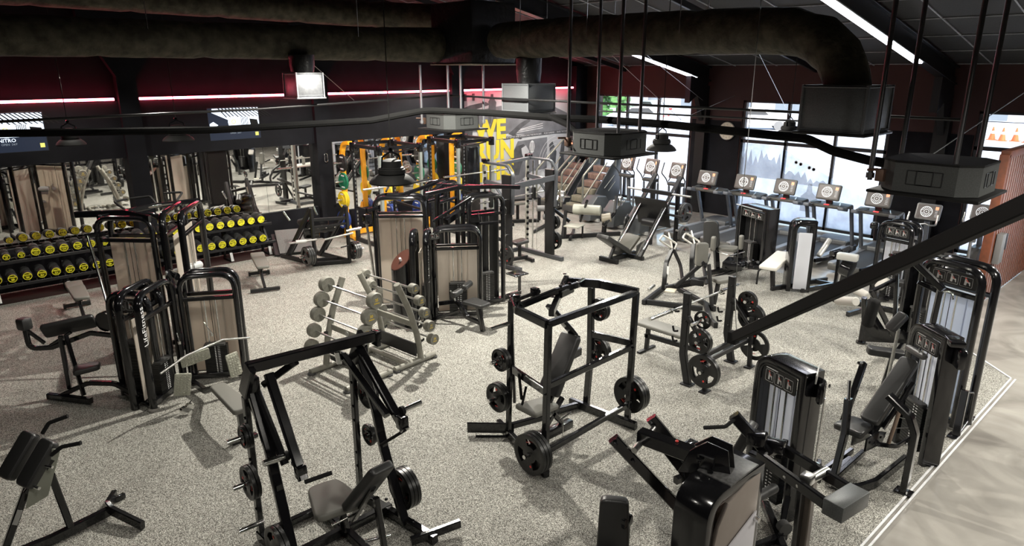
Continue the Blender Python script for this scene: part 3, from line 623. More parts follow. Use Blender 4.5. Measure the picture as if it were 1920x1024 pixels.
# frosted landscape film on the second window
t=thing('window_film','frosted grey mountain picture stuck on the lower panes of the large second window','window film',(XW+.03,8,0))
b=B(); x=0
P=[(10.0,.1),(10.0,2.12),(8.9,2.12),(6.2,.85),(6.2,.1)]
fm=bpy.data.materials.new('frosted_film'); fm.use_nodes=True; q=fm.node_tree; q.nodes.clear(); o_=q.nodes.new('ShaderNodeOutputMaterial'); mx=q.nodes.new('ShaderNodeMixShader'); tr=q.nodes.new('ShaderNodeBsdfTranslucent'); tp=q.nodes.new('ShaderNodeBsdfTransparent'); nz=q.nodes.new('ShaderNodeTexNoise'); rp=q.nodes.new('ShaderNodeValToRGB'); tcn=q.nodes.new('ShaderNodeTexCoord')
q.links.new(tcn.outputs['Object'],nz.inputs[0]); nz.inputs['Scale'].default_value=1.6; nz.inputs['Detail'].default_value=6; rp.color_ramp.elements[0].position=.35; rp.color_ramp.elements[1].position=.7; rp.color_ramp.elements[0].color=(.3,.34,.4,1); rp.color_ramp.elements[1].color=(.85,.88,.92,1)
q.links.new(nz.outputs[0],rp.inputs[0]); q.links.new(rp.outputs[0],tr.inputs[0]); tp.inputs[0].default_value=(.9,.93,.97,1); mx.inputs[0].default_value=.62; q.links.new(tp.outputs[0],mx.inputs[1]); q.links.new(tr.outputs[0],mx.inputs[2]); q.links.new(mx.outputs[0],o_.inputs[0])
b.poly([(0,p[0]-8,p[1]) for p in P]); b.build('film',fm,t,flat=True)
fd=mat('film_dark_print',(.16,.19,.23),.8,noise=(5,(.25,.28,.33),.35,.7),alpha=.55)
b=B(); rnd=random.Random(5)
def hump(y0,y1,zb,zt,n,k):
    top=[(y0+(y1-y0)*i/n, zb+(zt-zb)*(.35+.65*abs(math.sin(i*1.7+k)))*rnd.uniform(.7,1)) for i in range(n+1)]
    b.add([(-.004*k-.002,y-8,zb) for y,z in top]+[(-.004*k-.002,y-8,z) for y,z in top],[(i,i+1,n+2+i,n+1+i) for i in range(n)])
hump(9.98,8.75,1.2,2.05,16,1); hump(8.7,8.0,1.15,1.55,8,2); hump(8.0,7.5,1.15,1.35,6,3)
b.poly([(-.02,y-8,z) for y,z in ((8.1,.45),(7.7,.45),(7.68,.85),(7.82,.98),(7.85,1.2),(7.95,1.2),(7.98,.98),(8.12,.85))])
b.build('printed_mountains',fd,t,flat=True)
b=B()
for yy in (8.35,8.22,7.98,7.86): b.ring((-.02,yy-8,1.72-.28*(8.35-yy)),(1,0,0),.035,.05,.002,16)
b.build('printed_rings',mat('film_white_print',(.8,.82,.85),.7,bump=(5,.01)),t)
# ================================================================ PARTS KIT
def bolt(b,p,d,r=.011):
    b.lathe(p,d,[(r,0),(r,.006),(r*.7,.009),(0,.009)],8)
SPLIT={'adjuster','pull_rod','tension_cable','bolt_head','panel_knob','pop_pin','step_leg','side_peg','grip','loading_peg','bar_carriage','roller_pad','curl_grip','storage_peg','front_bolt','seat_adjuster','dumbbell_hook','label_figure','safety_hook','sled_bolt','bolt_head'}
class K:
    """collects the parts of a one-off machine given in room coordinates"""
    def __init__(s,name,label,cat,loc,group=None): s.t=thing(name,label,cat,loc,0,group); s.o=Vector(loc)
    def L(s,p): return Vector(p)-s.o
    def part(s,name,m,prims,parent=None,**kw):
        if name in SPLIT and len(prims)>1: return [s.part(name,m,[q],parent,**kw) for q in prims][0]
        b=B(); L=s.L
        for q in prims:
            k=q[0]; a=q[1:]
            if k=='b': b.bar(L(a[0]),L(a[1]),a[2],a[3] if len(a)>3 else a[2],a[4] if len(a)>4 else (0,0,1),.008)
            elif k=='p': b.path([L(x) for x in a[0]],a[1],a[2],a[4] if len(a)>4 else (0,0,1),a[3],.008)
            elif k=='t': b.tube([L(x) for x in a[0]],a[1],12,a[2] if len(a)>2 else .06)
            elif k=='ov': b.oval([L(x) for x in a[0]],a[1],a[2],a[4] if len(a)>4 else (0,0,1),a[3])
            elif k=='c': b.cyl(L(a[0]),L(a[1]),a[2],20)
            elif k=='o': bolt(b,L(a[0]),a[1],a[2] if len(a)>2 else .012)
            elif k=='x': b.box(L(a[0]),a[1],a[2] if len(a)>2 else 0,a[3] if len(a)>3 else 0)
            elif k=='pad': pad(b,L(a[0]),*a[1:])
            elif k=='s': b.slab(a[0],L(a[1]),a[2],a[3],a[4],a[5] if len(a)>5 else 0)
            elif k=='roll': roller(b,L(a[0]),L(a[1]),a[2])
            elif k=='lug': b.lathe(L(a[0]),a[1],[(a[2],0),(a[2],a[3]*.8),(a[2]*.85,a[3]),(0,a[3])],20)
        return b.build(name,m,parent or s.t,**kw)
def pad(b,c,u,v,Ln,W,T,taper=1.0,r=.05,rnd=.022):
    """cushion: centre c, long axis u, width axis v, thickness along u x v; taper = width at +u end / width at -u end"""
    u=Vector(u).normalized(); v=Vector(v); v=(v-u*v.dot(u)).normalized(); n=u.cross(v)
    w0=W/2; w1=W/2*taper; C=[(-Ln/2,-w0),(Ln/2,-w1),(Ln/2,w1),(-Ln/2,w0)]; O=[]
    for i in range(4):
        p0,p1,p2=Vector(C[i-1]),Vector(C[i]),Vector(C[(i+1)%4]); a=p1+(p0-p1).normalized()*r; d=p1+(p2-p1).normalized()*r
        for k in range(5): s=k/4; q=a*(1-s)**2+p1*2*s*(1-s)+d*s*s; O.append((q.x,q.y))
    b.slab(O,Vector(c)-n*T/2,u,v,T,min(rnd,T*.45),3)
def roller(b,p,q,r):
    d=(Vector(q)-Vector(p)); L=d.length; b.lathe(p,d,[(0,0),(r*.8,0),(r,.015),(r,L-.015),(r*.8,L),(0,L)],24)
# weight plates ---------------------------------------------------------------
PM={}
def plate_mesh(D,th,mats,bump=False):
    key=(round(D,3),round(th,3),mats[0].name)
    if key in PM: return PM[key]
    R=D/2; b=B(); n=36
    rad=[.026,.05,.42*R,.76*R,.9*R,R]; zt=[th*.5,th*.5,th*.28,th*.28,th*.5,th*.42]
    hole=lambda j,i: (j==2 and (i%12) in (2,3,4,5,6,7))
    V=[];idx={}
    for sgn in (1,-1):
        for j in range(6):
            for i in range(n): a=2*PI*i/n; idx[(sgn,j,i)]=len(V); V.append((rad[j]*math.cos(a),sgn*zt[j],rad[j]*math.sin(a)))
    Fc=[]
    for j in range(5):
        for i in range(n):
            k=(i+1)%n
            if hole(j,i):
                if not hole(j,(i-1)%n): Fc.append((idx[1,j,i],idx[1,j+1,i],idx[-1,j+1,i],idx[-1,j,i]))
                if not hole(j,k): Fc.append((idx[1,j+1,k],idx[1,j,k],idx[-1,j,k],idx[-1,j+1,k]))
                Fc.append((idx[1,j,k],idx[1,j,i],idx[-1,j,i],idx[-1,j,k])); Fc.append((idx[1,j+1,i],idx[1,j+1,k],idx[-1,j+1,k],idx[-1,j+1,i])); continue
            Fc.append((idx[1,j,i],idx[1,j+1,i],idx[1,j+1,k],idx[1,j,k])); Fc.append((idx[-1,j,k],idx[-1,j+1,k],idx[-1,j+1,i],idx[-1,j,i]))
    for i in range(n):
        k=(i+1)%n; Fc.append((idx[1,5,i],idx[-1,5,i],idx[-1,5,k],idx[1,5,k])); Fc.append((idx[1,0,k],idx[-1,0,k],idx[-1,0,i],idx[1,0,i]))
    b.add(V,Fc)
    if not bump:
        for sgn in (1,-1):
            y=sgn*(th*.29); b.use(1).lathe((0,y-sgn*.001,.6*R),(0,sgn,0),[(0,0),(.014,0),(.014,.003),(0,.003)],14)
            b.bar((-.025,y,-.6*R),(.025,y,-.6*R),.006,.003,(0,1,0))
    o=b.build('weight_plate',mats); COL.objects.unlink(o); PM[key]=o.data; bpy.data.objects.remove(o); return PM[key]
REDP=mat('red_plate_badge',(.6,.05,.04),.4,bump=(20,.02))
def bumper_mesh(D,th,m):
    key=('b',round(D,3),round(th,3),m.name)
    if key in PM: return PM[key]
    R=D/2; b=B(); h=th/2; b.lathe((0,-h,0),(0,1,0),[(.026,0),(.09,0),(.1,.008),(R*.82,.008),(R*.86,0),(R-.01,0),(R,.012),(R,th-.012),(R-.01,th),(R*.86,th),(R*.82,th-.008),(.1,th-.008),(.09,th),(.026,th),(.026,0)],32)
    b.use(1)
    for s in (1,-1):
        for z in (.66*R,-.66*R): b.box((0,s*(h-.007),z),(.15,.004,.035))
    b.use(2)
    for s in (1,-1): b.lathe((0,s*(h-.006),0),(0,s,0),[(.028,0),(.055,0),(.055,.004),(.028,.004)],20)
    o=b.build('bumper',[m,WHITE,STEEL]); COL.objects.unlink(o); PM[key]=o.data; bpy.data.objects.remove(o); return PM[key]
def put_plate(p,ax,D,th,label,group,mats=None,bump=None):
    me=bumper_mesh(D,th,bump) if bump else plate_mesh(D,th,mats or (IRON,REDP))
    o=bpy.data.objects.new('weight_plate',me); COL.objects.link(o); o.location=p
    v=Vector(ax).normalized(); o.rotation_mode='QUATERNION'; q=Vector((0,1,0)).rotation_difference(v); o.rotation_quaternion=q@Matrix.Rotation(random.choice([0,.7,1.5,2.4,3.3]),4,'Y').to_quaternion() if not bump else q
    tag(o,label,'weight plate',group); return o
ORD=['innermost','second','third','fourth','fifth']
def stack(p,ax,sizes,where,group,mats=None,bump=None,word='black'):
    """weight plates in a row from p outwards along ax; sizes [(D,th),...]"""
    ax=Vector(ax).normalized(); d=0; n=len(sizes)
    for i,(D,th) in enumerate(sizes):
        if n==1: l='single %s weight plate %s'%(word,where)
        else: l='%s of %s %s plates %s'%('outermost' if i==n-1 else ORD[i],('','one','two','three','four')[n],word,where)
        put_plate(Vector(p)+ax*(d+th/2),ax,D,th*.96,l,group,mats,bump); d+=th
# selectorised tower ---------------------------------------------------------
ARTM=mat('placard_black',(.012,.012,.012),.35,bump=(30,.02)); ARTR=mat('placard_red_figure',(.5,.06,.04),.5,bump=(30,.02)); ARTW=mat('placard_grey_figure',(.45,.45,.44),.5,bump=(30,.02))
def placard(parent,c,ax,w_,h_,n=3,name='instruction_placard'):
    ax=Vector(ax).normalized(); up=Vector((0,0,1)); nrm=ax.cross(up); c=Vector(c)
    b=B(); b.slab(rrect(w_,h_,.015),c-nrm*.0,ax,up,.012)
    cw=w_*.86/n
    for i in range(n):
        x=-w_*.43+cw*(i+.5); O=rrect(cw*.86,h_*.66,.01,2); z0=-h_*.05
        b.use(2)
        for j in range(len(O)): p,q=O[j-1],O[j]; b.bar(c+nrm*.013+ax*(x+p[0])+up*(z0+p[1]),c+nrm*.013+ax*(x+q[0])+up*(z0+q[1]),.003,.002,nrm,.0005)
        # seated figure
        f=lambda u,v: c+nrm*.0145+ax*(x+u*cw)+up*(z0+v*h_)
        b.use(2).poly([f(-.14,-.22),(f(.02,-.22)),f(.05,-.02),f(.2,-.05),f(.24,-.2),f(.3,-.2),f(.27,.03),f(.06,.08),f(.04,.2),f(-.1,.2)])
        b.use(1 if i!=1 else 2).poly([f(-.06+.07*math.cos(a),.25+.05*math.sin(a)) for a in [k*PI/5 for k in range(10)]])
        b.use(1).poly([f(-.1,.16),f(.05,.16),f(.2,.02),f(.14,-.0),f(.02,.06)])
    b.use(2).bar(c+nrm*.013+ax*(-w_*.4)+up*h_*.4,c+nrm*.013+ax*(-w_*.05)+up*h_*.4,.006,.012,nrm,.001)
    b.use(0)
    return b.build(name,[ARTM,ARTR,ARTW],parent,flat=True)
def pulley(t,c,ax,r=.06,name='pulley',m=None):
    b=B(); b.lathe(Vector(c)-Vector(ax).normalized()*.012,ax,[(0,0),(.015,-.004),(.018,0),(r*.8,0),(r,.002),(r*.93,.012),(r,.022),(r*.8,.024),(.018,.024),(.015,.028),(0,.028)],22); return b.build(name,m or DGREY,t)
def weights(t,c,ax,w_,d_,h_,n=16):
    """pin-loaded stack: plates with grooves and selector holes; ax = face direction to the viewer"""
    a=Vector(ax).normalized(); s=Vector((0,0,1)).cross(a); b=B(); th=h_/n; c=Vector(c)
    for i in range(n): b.slab([(-w_/2,-d_/2),(w_/2,-d_/2),(w_/2,d_/2),(-w_/2,d_/2)],c+Vector((0,0,i*th)),s,-a if True else a,th*.86)
    # fix winding independent of handedness is not needed: closed boxes
    o=b.build('weight_stack',IRON,t)
    b=B()
    for i in range(n): b.cyl(c+a*(d_/2+.001)+Vector((0,0,(i+.45)*th)),c+a*(d_/2+.003)+Vector((0,0,(i+.45)*th)),.0085,8); b.bar(c+a*(d_/2+.002)+s*.03+Vector((0,0,(i+.45)*th)),c+a*(d_/2+.002)+s*.06+Vector((0,0,(i+.45)*th)),.008,.002,a,.0005)
    b.build('weight_labels',WHITE,o,flat=True)
def tower(name,label,p,q,h,style='band',depth=.22,back=None,shroud=None,corner='round',wh=.5,placs=3,grp=None,cat='weight machine tower',tube=.05,frm=None,sep=True,plac=True,sh_both=True,rods=True,parent=None,words=False):
    """weight tower whose front runs on the floor from p to q (left to right as seen), height h; depth goes away from the viewer"""
    p=Vector((*p,0)); q=Vector((*q,0)); c=(p+q)/2; ax=(q-p).normalized(); up=Vector((0,0,1)); nrm=ax.cross(up)  # towards the viewer
    W=(q-p).length; t=parent or thing(name,label,cat,c,0,grp); shroud=shroud or SHROUD; frm=frm or GLOSS
    o=Vector((0,0,0)) if not parent else c-Vector(parent.location)
    P=lambda u,d,z: o+ax*u-nrm*d+up*z
    b=B(); r=.16
    if style=='band':
        pts=[P(-W/2,depth/2,.0),P(-W/2,depth/2,h-.025),P(W/2,depth/2,h-.025),P(W/2,depth/2,0)]
        pts=fillet(pts[:3],r,8)[:-1]+[pts[2]] if corner=='left' else (fillet(pts,r,8) if corner=='round' else [pts[0]]+fillet(pts[1:],r,8)[0:])
        if corner=='left': pts=pts+[P(W/2,depth/2,0)]
        b.sweep(pts,rrect(.085,depth,.014,2),nrm); b.build('frame',frm,t)
    else:
        for d in ((0,) if depth<.05 else (0,depth)):
            b.oval([P(-W/2,d,0),P(-W/2,d,h),P(W/2,d,h),P(W/2,d,0)],tube*.75,tube,nrm,.2); b.use(0)
        for d in ((0,) if depth<.05 else (0,depth)):
            b.bar(P(-W/2,d,h-.32),P(W/2,d,h-.32),.05,.05); b.bar(P(-W/2,d,.08),P(W/2,d,.08),.06,.06)
        b.build('frame',frm,t)
        b=B()
        for u in (-W/2,W/2): b.slab(circ(.085,20,.06),P(u,0,0),ax,-nrm if False else nrm.cross(Vector((0,0,1)))*0+up.cross(ax),.028,.006)
        b.build('foot_pad',mat('grey_rubber_foot',(.22,.21,.19),.7,bump=(50,.05)),t)
    zt=h-.32 if style!='band' else h-.26
    b=B(); b.box((0,0,0),(1,1,1)); 
    hh=zt-.1; sx=W-.1
    V=[P(u,d,z) for z in (.1,zt) for u,d in ((-sx/2,depth*.5+.01),(sx/2,depth*.5+.01),(sx/2,depth*.5+.02),(-sx/2,depth*.5+.02))]
    b=B(); b.add(V,[(3,2,1,0),(4,5,6,7),(0,1,5,4),(1,2,6,5),(2,3,7,6),(3,0,4,7)])
    for k in (-.22,.02,.24): # moulded ribs
        b.bar(P(sx*k,depth*.5+.006,.14),P(sx*k,depth*.5+.006,zt-.04),.02,.006,nrm,.002)
    b.build('shroud',shroud,t)
    if rods:
        for u in (-.07,.07):
            b=B(); b.cyl(P(u,depth*.2,.1),P(u,depth*.2,zt),.01,10); b.build('guide_rod',CHROME,t)
        b=B(); b.cyl(P(0,depth*.2,wh),P(0,depth*.2,zt),.004,6); b.build('cable',RUB,t)
        weights(t,P(0,depth*.22,.1),nrm,min(.3,W*.62),depth*.42,wh-.1)
        b=B(); b.slab(rrect(min(.26,W*.5),depth*.45,.01),P(0,depth*.1,wh)-up*0,ax,-nrm,.03); b.build('top_block',DGREY,t)
    if plac:
        placard(t,P(0,depth*.1-.0,h-.16) ,ax,sx*.96,.17,placs)
    return t,P,ax,nrm
def vtext(parent,txt,c,right,up,size,m=None):
    b=B(); b.text(txt,c,right,up,size,.0015); return b.build('maker_lettering',m or WHITE,parent,flat=True)
# ================================================================ DUMBBELL RACKS
DBL=mat('dumbbell_black_urethane',(.02,.02,.02),.45,noise=(30,(.03,.03,.03),.4,.7))
def dumbbell_parts(R,L,num):
    """dumbbell lying along local y, face towards -y"""
    b=B(); n=24
    for s in (-1,1):
        b.lathe((0,s*L/2,0),(0,-s,0),[(R*.5,0),(R*.8,.002),(R*.93,.008),(R,.022),(R,L*.33),(R*.9,L*.37),(R*.35,L*.375)],n)
    body=b
    b=B(); b.cyl((0,-L*.2,0),(0,L*.2,0),.017,10); grip=b
    b=B()
    for s in (-1,1):
        y=s*(L/2+.0008); ax=(-s,0,0) if s>0 else (1,0,0)
        ax=(1,0,0) if s<0 else (-1,0,0)
        b.use(0).lathe((0,y-s*.001,0),(0,s,0),[(0,0),(R*.84,0),(R*.84,.002),(0,.002)],n)
        b.use(1).lathe((0,y+s*.001,0),(0,s,0),[(R*.74,0),(R*.84,0),(R*.84,.003),(R*.74,.003),(R*.74,0)],n)
        b.text('JORDAN',(0,y+s*.003,R*.26),ax,(0,0,1),R*.36,0,'CENTER',.0015); b.text(str(num),(0,y+s*.003,-R*.28),ax,(0,0,1),R*.62,0,'CENTER',.0015)
    return body,grip,b
DBP={}
def dumbbell(num,x,y,z,label,group,R=.088,L=.33,tilt=.12):
    k=(num,R)
    if k not in DBP:
        t=thing('dumbbell',label,'dumbbell',(x,y,z),0,group); t.rotation_euler=(tilt,0,0)
        a,g_,l=dumbbell_parts(R,L,num)
        a.build('head',DBL,t); g_.build('handle',CHROME,t); l.build('number_disc',[mat('disc_dark',(.03,.02,.02),.5,bump=(20,.01)),YLAB],t,flat=True); DBP[k]=t; return t
    t=dup(DBP[k],(x,y,z),label=label); t.rotation_euler=(tilt,0,0); return t
ordn=lambda n: {1:'1st',2:'2nd',3:'3rd'}.get(n,'%dth'%n)
rowA=[10,10,12,12,14,14,16,16,18,18]; rowAl=[18,20,20,22,22,24,24,26,26,28,28]
rowB=[30,30,32,32,34,34,36,36,38,38,40,40]; rowBl=[36,38,40,42,42,44,46,46,48,48,50,50]
def row(nums,x0,y,z,L,where,group):
    for i,n in enumerate(nums):
        sm=n==10
        dumbbell(n,x0+.2255*i,y,z-(.02 if sm else 0),'black dumbbell with yellow disc marked %d, %s from left, %s'%(n,ordn(i+1),where),group,.067 if sm else .086 if n<30 else .092,L)
row(rowA,1.39,15.13,.885,.30,'top shelf of left rack','dumbbells on the left rack')
row(rowAl,1.175,15.01,.49,.34,'bottom shelf of left rack','dumbbells on the left rack')
row(rowB,3.62,15.10,.885,.34,'top shelf of right rack','dumbbells on the right rack')
row(rowBl,3.565,14.99,.49,.38,'bottom shelf of right rack','dumbbells on the right rack')
def dbrack(xa,xb,label):
    c=(xa+xb)/2; t=thing('dumbbell_rack',label,'dumbbell rack',(c,15.15,0)); W=xb-xa
    for (y,z) in ((15.13-15.15,.765),(14.99-15.15,.37)):
        b=B(); b.bar((-W/2,y-.13,z-.035),(W/2,y-.13,z-.035),.04,.06); b.bar((-W/2,y+.13,z-.04),(W/2,y+.13,z-.04),.04,.06); b.add([(-W/2,y-.13,z-.05),(W/2,y-.13,z-.05),(W/2,y+.15,z-.05),(-W/2,y+.15,z-.05)],[(0,1,2,3),(3,2,1,0)]); b.build('shelf_rail',SATIN,t)
        b=B()
        for k in range(int(W/.2255)*2): x=-W/2+.06+k*.1127; b.box((x,y,z-.01),(.012,.2,.045),.003)
        b.build('saddle',DGREY,t)
    for s in (-1,-.33,.33,1) if W>2.6 else (-1,0,1):
        x=s*(W/2-.12)
        b=B(); b.path([(x,-.2,.02),(x,-.12,.34),(x,.16,.78)],.06,.05,(1,0,0),.03); b.bar((x,-.22,.02),(x,.22,.02),.07,.05); b.bar((x,.2,.02),(x,.18,.76),.05,.05); b.build('upright',SATIN,t)
        b=B(); b.slab([(-.03,0),(.03,0),(.03,.19),(-.03,.19)],(x,-.236,.03),(1,0,0),(0,.3,1),.012); b.build('steel_foot',STEEL,t,label='bare steel foot plate')
dbrack(1.03,3.48,'left dumbbell rack under the leftmost mirror, weights 10 to 28'); dbrack(3.5,6.36,'right dumbbell rack, weights 30 to 50, ending before the leaning plate machine')
t=thing('floor_mat','thin dark red-brown strip mat lying along under the dumbbell racks','mat',(3.7,15.25,0)); b=B(); b.box((0,0,.006),(5.6,.7,.012),.003); b.build('mat',mat('dark_maroon_mat',(.03,.008,.006),.7,bump=(40,.1)),t)
# ================================================================ BENCHES
def bench(x,y,rz,label,m,incl=.12,seatdir=1):
    t=thing('adjustable_bench',label,'bench',(x,y,0),rz)
    b=B(); pad(b,(.22,0,.455+.03),(1,0,incl),(0,1,0),.86,.27,.06,.85); b.build('backrest',m,t)
    b=B(); pad(b,(-.42,0,.46),(1,0,-.1),(0,1,0),.33,.27,.06,1); b.build('seat',m,t)
    b=B(); b.path([(-.6,0,.09),(-.2,0,.3),(.3,0,.12),(.62,0,.07)],.05,.07,(0,0,1),.1); b.bar((-.42,0,.22),(-.42,0,.43),.05,.05); b.bar((.0,0,.2),(.25,0,.45),.04,.05); b.bar((-.2,.04,.25),(.1,.04,.45),.02,.03); b.build('frame',SATIN,t)
    b=B(); b.bar((.62,-.27,.05),(.62,.27,.05),.06,.06); b.build('front_foot',SATIN,t)
    b=B(); b.bar((-.58,-.2,.06),(-.58,.2,.06),.06,.06); b.build('rear_foot',SATIN,t)
    for s in (1,-1): b=B(); b.cyl((-.62,s*.17,.05),(-.62,s*.21,.05),.05,16); b.build('wheel',DGREY,t)
    b=B(); b.slab(arc((0,0),.22,20,100,8)+arc((0,0),.16,100,20,8),(-.02,.035,.24),(1,0,0),(0,0,1),.012); b.build('ratchet',CHROME,t)
    return t
bench(2.1,13.25,math.radians(-95),'grey-topped bench standing in front of the left dumbbell rack',VGREY,.02)
bench(5.2,13.0,math.radians(-108),'grey-topped bench by the leaning plate machine, right of the tall towers',VGREY,.02)
# ================================================================ FIXED BARBELL RACKS
def bb_rack(loc,rz,mir,label,nums,R,who):
    t=thing('barbell_rack',label,'barbell rack',(*loc,0),rz); m=mir
    # local: bars along y, rack leans in x; top at x=0, foot at x=-.38*m
    for y in (-.42,.42):
        b=B(); pts=[(-.16*m,y,.06),(-.2*m,y,.35)]
        b.tube([(-.36*m,y,.05),(-.30*m,y,.45),(-.18*m,y,.85),(.02*m,y,1.28)],.045,14,.3); b.build('upright',GREYM,t)
        b=B(); b.tube([(-.62*m,y,.045),(.13*m,y,.045)],.042,12,0); b.build('foot_rail',GREYM,t)
        for k in (-.6,.09): b=B(); b.lathe((k*m,y,0),(0,0,1),[(.06,0),(.06,.02),(.05,.03)],16); b.build('foot_cap',DGREY,t)
    b=B(); b.tube([(-.1*m,-.42,.06),(-.1*m,.42,.06)],.035,12,0); b.build('cross_tube',GREYM,t)
    b=B(); b.bar((-.24*m,-.42,.62),(-.24*m,.42,.62),.03,.09); b.build('upper_brace',GREYM,t)
    b=B(); b.bar((-.27*m,-.42,.22),(-.27*m,.42,.22),.03,.2); b.build('lower_panel',SATIN,t)
    b=B(); b.slab(circ(.045,16,.03),(-.24*m-.02*m,0,.62),(0,-m,0),(0,0,1),.004); b.build('oval_badge',SILVER,t)
    tiers=[(1.2,-.1),(1.0,-.2),(.8,-.28),(.58,-.36),(.36,-.42)]
    for z,x in tiers:
        for y in (-.42,.42): b=B(); b.slab([(-.05,0),(.03,-.03),(.06,.03),(.05,.05),(.02,.015),(-.03,.03)],((x+.04)*m,y-.01,z-.035),(m,0,0),(0,0,1),.02) if m>0 else b.slab([(.05,0),(.05,.03),(.02,.015),(-.05,.05),(-.06,.03),(-.03,-.03)],((x+.04)*m,y+.01,z-.035),(1,0,0),(0,0,1),.02); b.build('cradle',GLOSS,t)
    M=Matrix.Translation((*loc,0))@Matrix.Rotation(rz,4,'Z')
    for i,((z,x),n,r) in enumerate(zip(tiers,nums,R)):
        w=M@Vector((x*m-.07*m,0,z))
        o=thing('fixed_barbell','%s barbell on the %s, %s from the top'%('big-headed' if r>.08 else 'small-headed',who,ordn(i+1)),'barbell',w,rz,'fixed barbells on the twin racks')
        b=B(); b.cyl((0,-.5,0),(0,.5,0),.014,10); b.build('bar',STEEL,o)
        for s in (-1,1):
            b=B(); b.lathe((0,s*.49,0),(0,s,0),[(.02,0),(r*.94,.0),(r,.012),(r,.085),(r*.93,.1),(r*.8,.1),(r*.78,.094),(r*.55,.094),(r*.5,.1),(0,.1)],28); h=b.build('head',mat('grey_green_rubber',(.24,.235,.2),.55,noise=(30,(.2,.195,.165),.4,.6)),o)
            b=B(); b.text(str(n),(0,s*.5915,.02*0+.012),(-s,0,0) if s>0 else (1,0,0),(0,0,1),r*.5,0,'CENTER',.001); b.text('JORDAN',(0,s*.5915,-r*.3),(-s,0,0) if s>0 else (1,0,0),(0,0,1),r*.2,0,'CENTER',.001); b.build('number',mat('amber_print',(.85,.6,.03),.5,bump=(20,.01)),h,flat=True)
bb_rack((4.55,8.02),math.radians(6),1,'grey-green barbell rack with large round-ended barbells, left of a pair',[35,30,25,20,15],[.11,.11,.105,.1,.1],'left rack')
bb_rack((4.88,8.06),math.radians(6),-1,'grey-green barbell rack with small round-ended barbells, right of a pair',[7,10,12,15,20],[.07,.075,.075,.08,.085],'right rack')
# ================================================================ LEFT FUNCTIONAL TOWER CLUSTER (one welded machine)
J=thing('multi_station_gym','tall black multi-station cable machine with beige panels at the left','gym machine',(2.7,9.9,0)); JL=Vector(J.location)
def jt(par,p,q,h,**k): return tower('','',p,q,h,'tube',parent=par,**k)
def sub(par,name,m,prims):
    k=K.__new__(K); k.t=par; k.o=Vector(par.location); return k.part(name,m,prims)
T,P1,a1,n1=jt(J,(1.96,8.75),(2.50,9.28),1.5,depth=.24,plac=False)
T,P2,a2,n2=jt(J,(2.60,9.27),(3.19,8.92),1.5,depth=.24,plac=False)
T,P3,a3,n3=jt(J,(2.12,11.0),(2.68,10.42),2.08,depth=.3,wh=.7,plac=False)
T,P4,a4,n4=jt(J,(3.02,10.25),(3.62,11.2),2.12,depth=.25,wh=.7,plac=False)
T,P5,a5,n5=jt(J,(1.80,9.42),(2.15,9.02),1.42,depth=.26,wh=.75,placs=3)
REDK=GLOSS
sub(J,'pull_up_boom',GLOSS,[('p',[(2.68,10.42,2.08),(2.5,10.9,2.12),(1.95,11.35,2.1)],.06,.09,.15),('b',(2.15,11.0,2.08),(2.95,11.2,2.12),.06,.07),('b',(2.95,11.2,2.12),(3.62,11.2,2.12),.06,.07)])
sub(J,'pull_up_bar',CHROME,[('t',[(2.6,11.15,2.11),(3.5,11.2,2.13)],.018)])
for k_ in ([(2.55,11.2,2.12),(2.5,11.5,2.2),(2.7,11.6,2.2)],[(3.0,11.2,2.13),(3.0,11.5,2.22),(2.75,11.6,2.2)],[(3.3,11.2,2.12),(3.35,10.95,2.0),(3.25,10.85,1.98)],[(3.3,11.25,2.14),(3.5,11.55,2.22),(3.25,11.65,2.22)]): sub(J,'pull_up_grip',RUB,[('t',k_,.017,.05)])
sub(J,'low_arch',GLOSS,[('ov',[(2.50,9.28,1.5),(2.55,9.5,1.52),(2.60,9.27,1.5)],.04,.05,.05),('ov',[(1.8,9.42,.05),(1.96,8.75,.05)],.03,.04,.0),('b',(2.0,8.8,.06),(2.5,9.28,.06),.06),('b',(2.6,9.3,.06),(3.15,8.95,.06),.06),('b',(2.55,9.3,.5),(2.8,10.3,.5),.06),('b',(2.55,9.3,1.3),(2.8,10.3,1.3),.05,.08)])
for (c,a_) in (((2.06,8.74,1.3),a1),((2.9,9.03,1.33),a2),((2.42,9.05,.88),(0,1,0)),((2.72,9.02,.98),a2),((2.35,9.0,.62),a1),((3.02,8.96,.68),a2),((2.2,11.0,1.85),a3),((2.45,10.75,1.85),a3),((3.1,10.3,1.9),a4)): pulley(J,c,(0,-1,0) if a_ is not a1 else n1,.075)
sub(J,'cable_hook',CHROME,[('t',[(2.42,9.0,.84),(2.42,8.95,.74)],.006),('t',[(2.75,8.95,.92),(2.8,8.85,.78)],.006),('c',(2.42,8.95,.74),(2.42,8.95,.70),.02),('c',(2.8,8.85,.78),(2.8,8.85,.74),.02)])
placard(J,(2.62,9.17,1.38),(1,-.05,0),.2,.12,2)
vtext(J,'LifeFitness',tuple(Vector((1.985,8.70,1.12))-JL),(0,0,1),tuple(-Vector(a1)),.12)
# wall/floor post with rope at the far left
sub(J,'chrome_side_rail',CHROME,[('c',(1.98,10.95,1.85),(2.0,10.1,.1),.02)])
sub(J,'rail_bracket',GLOSS,[('b',(1.95,10.98,1.85),(2.2,10.95,1.85),.05,.06)])
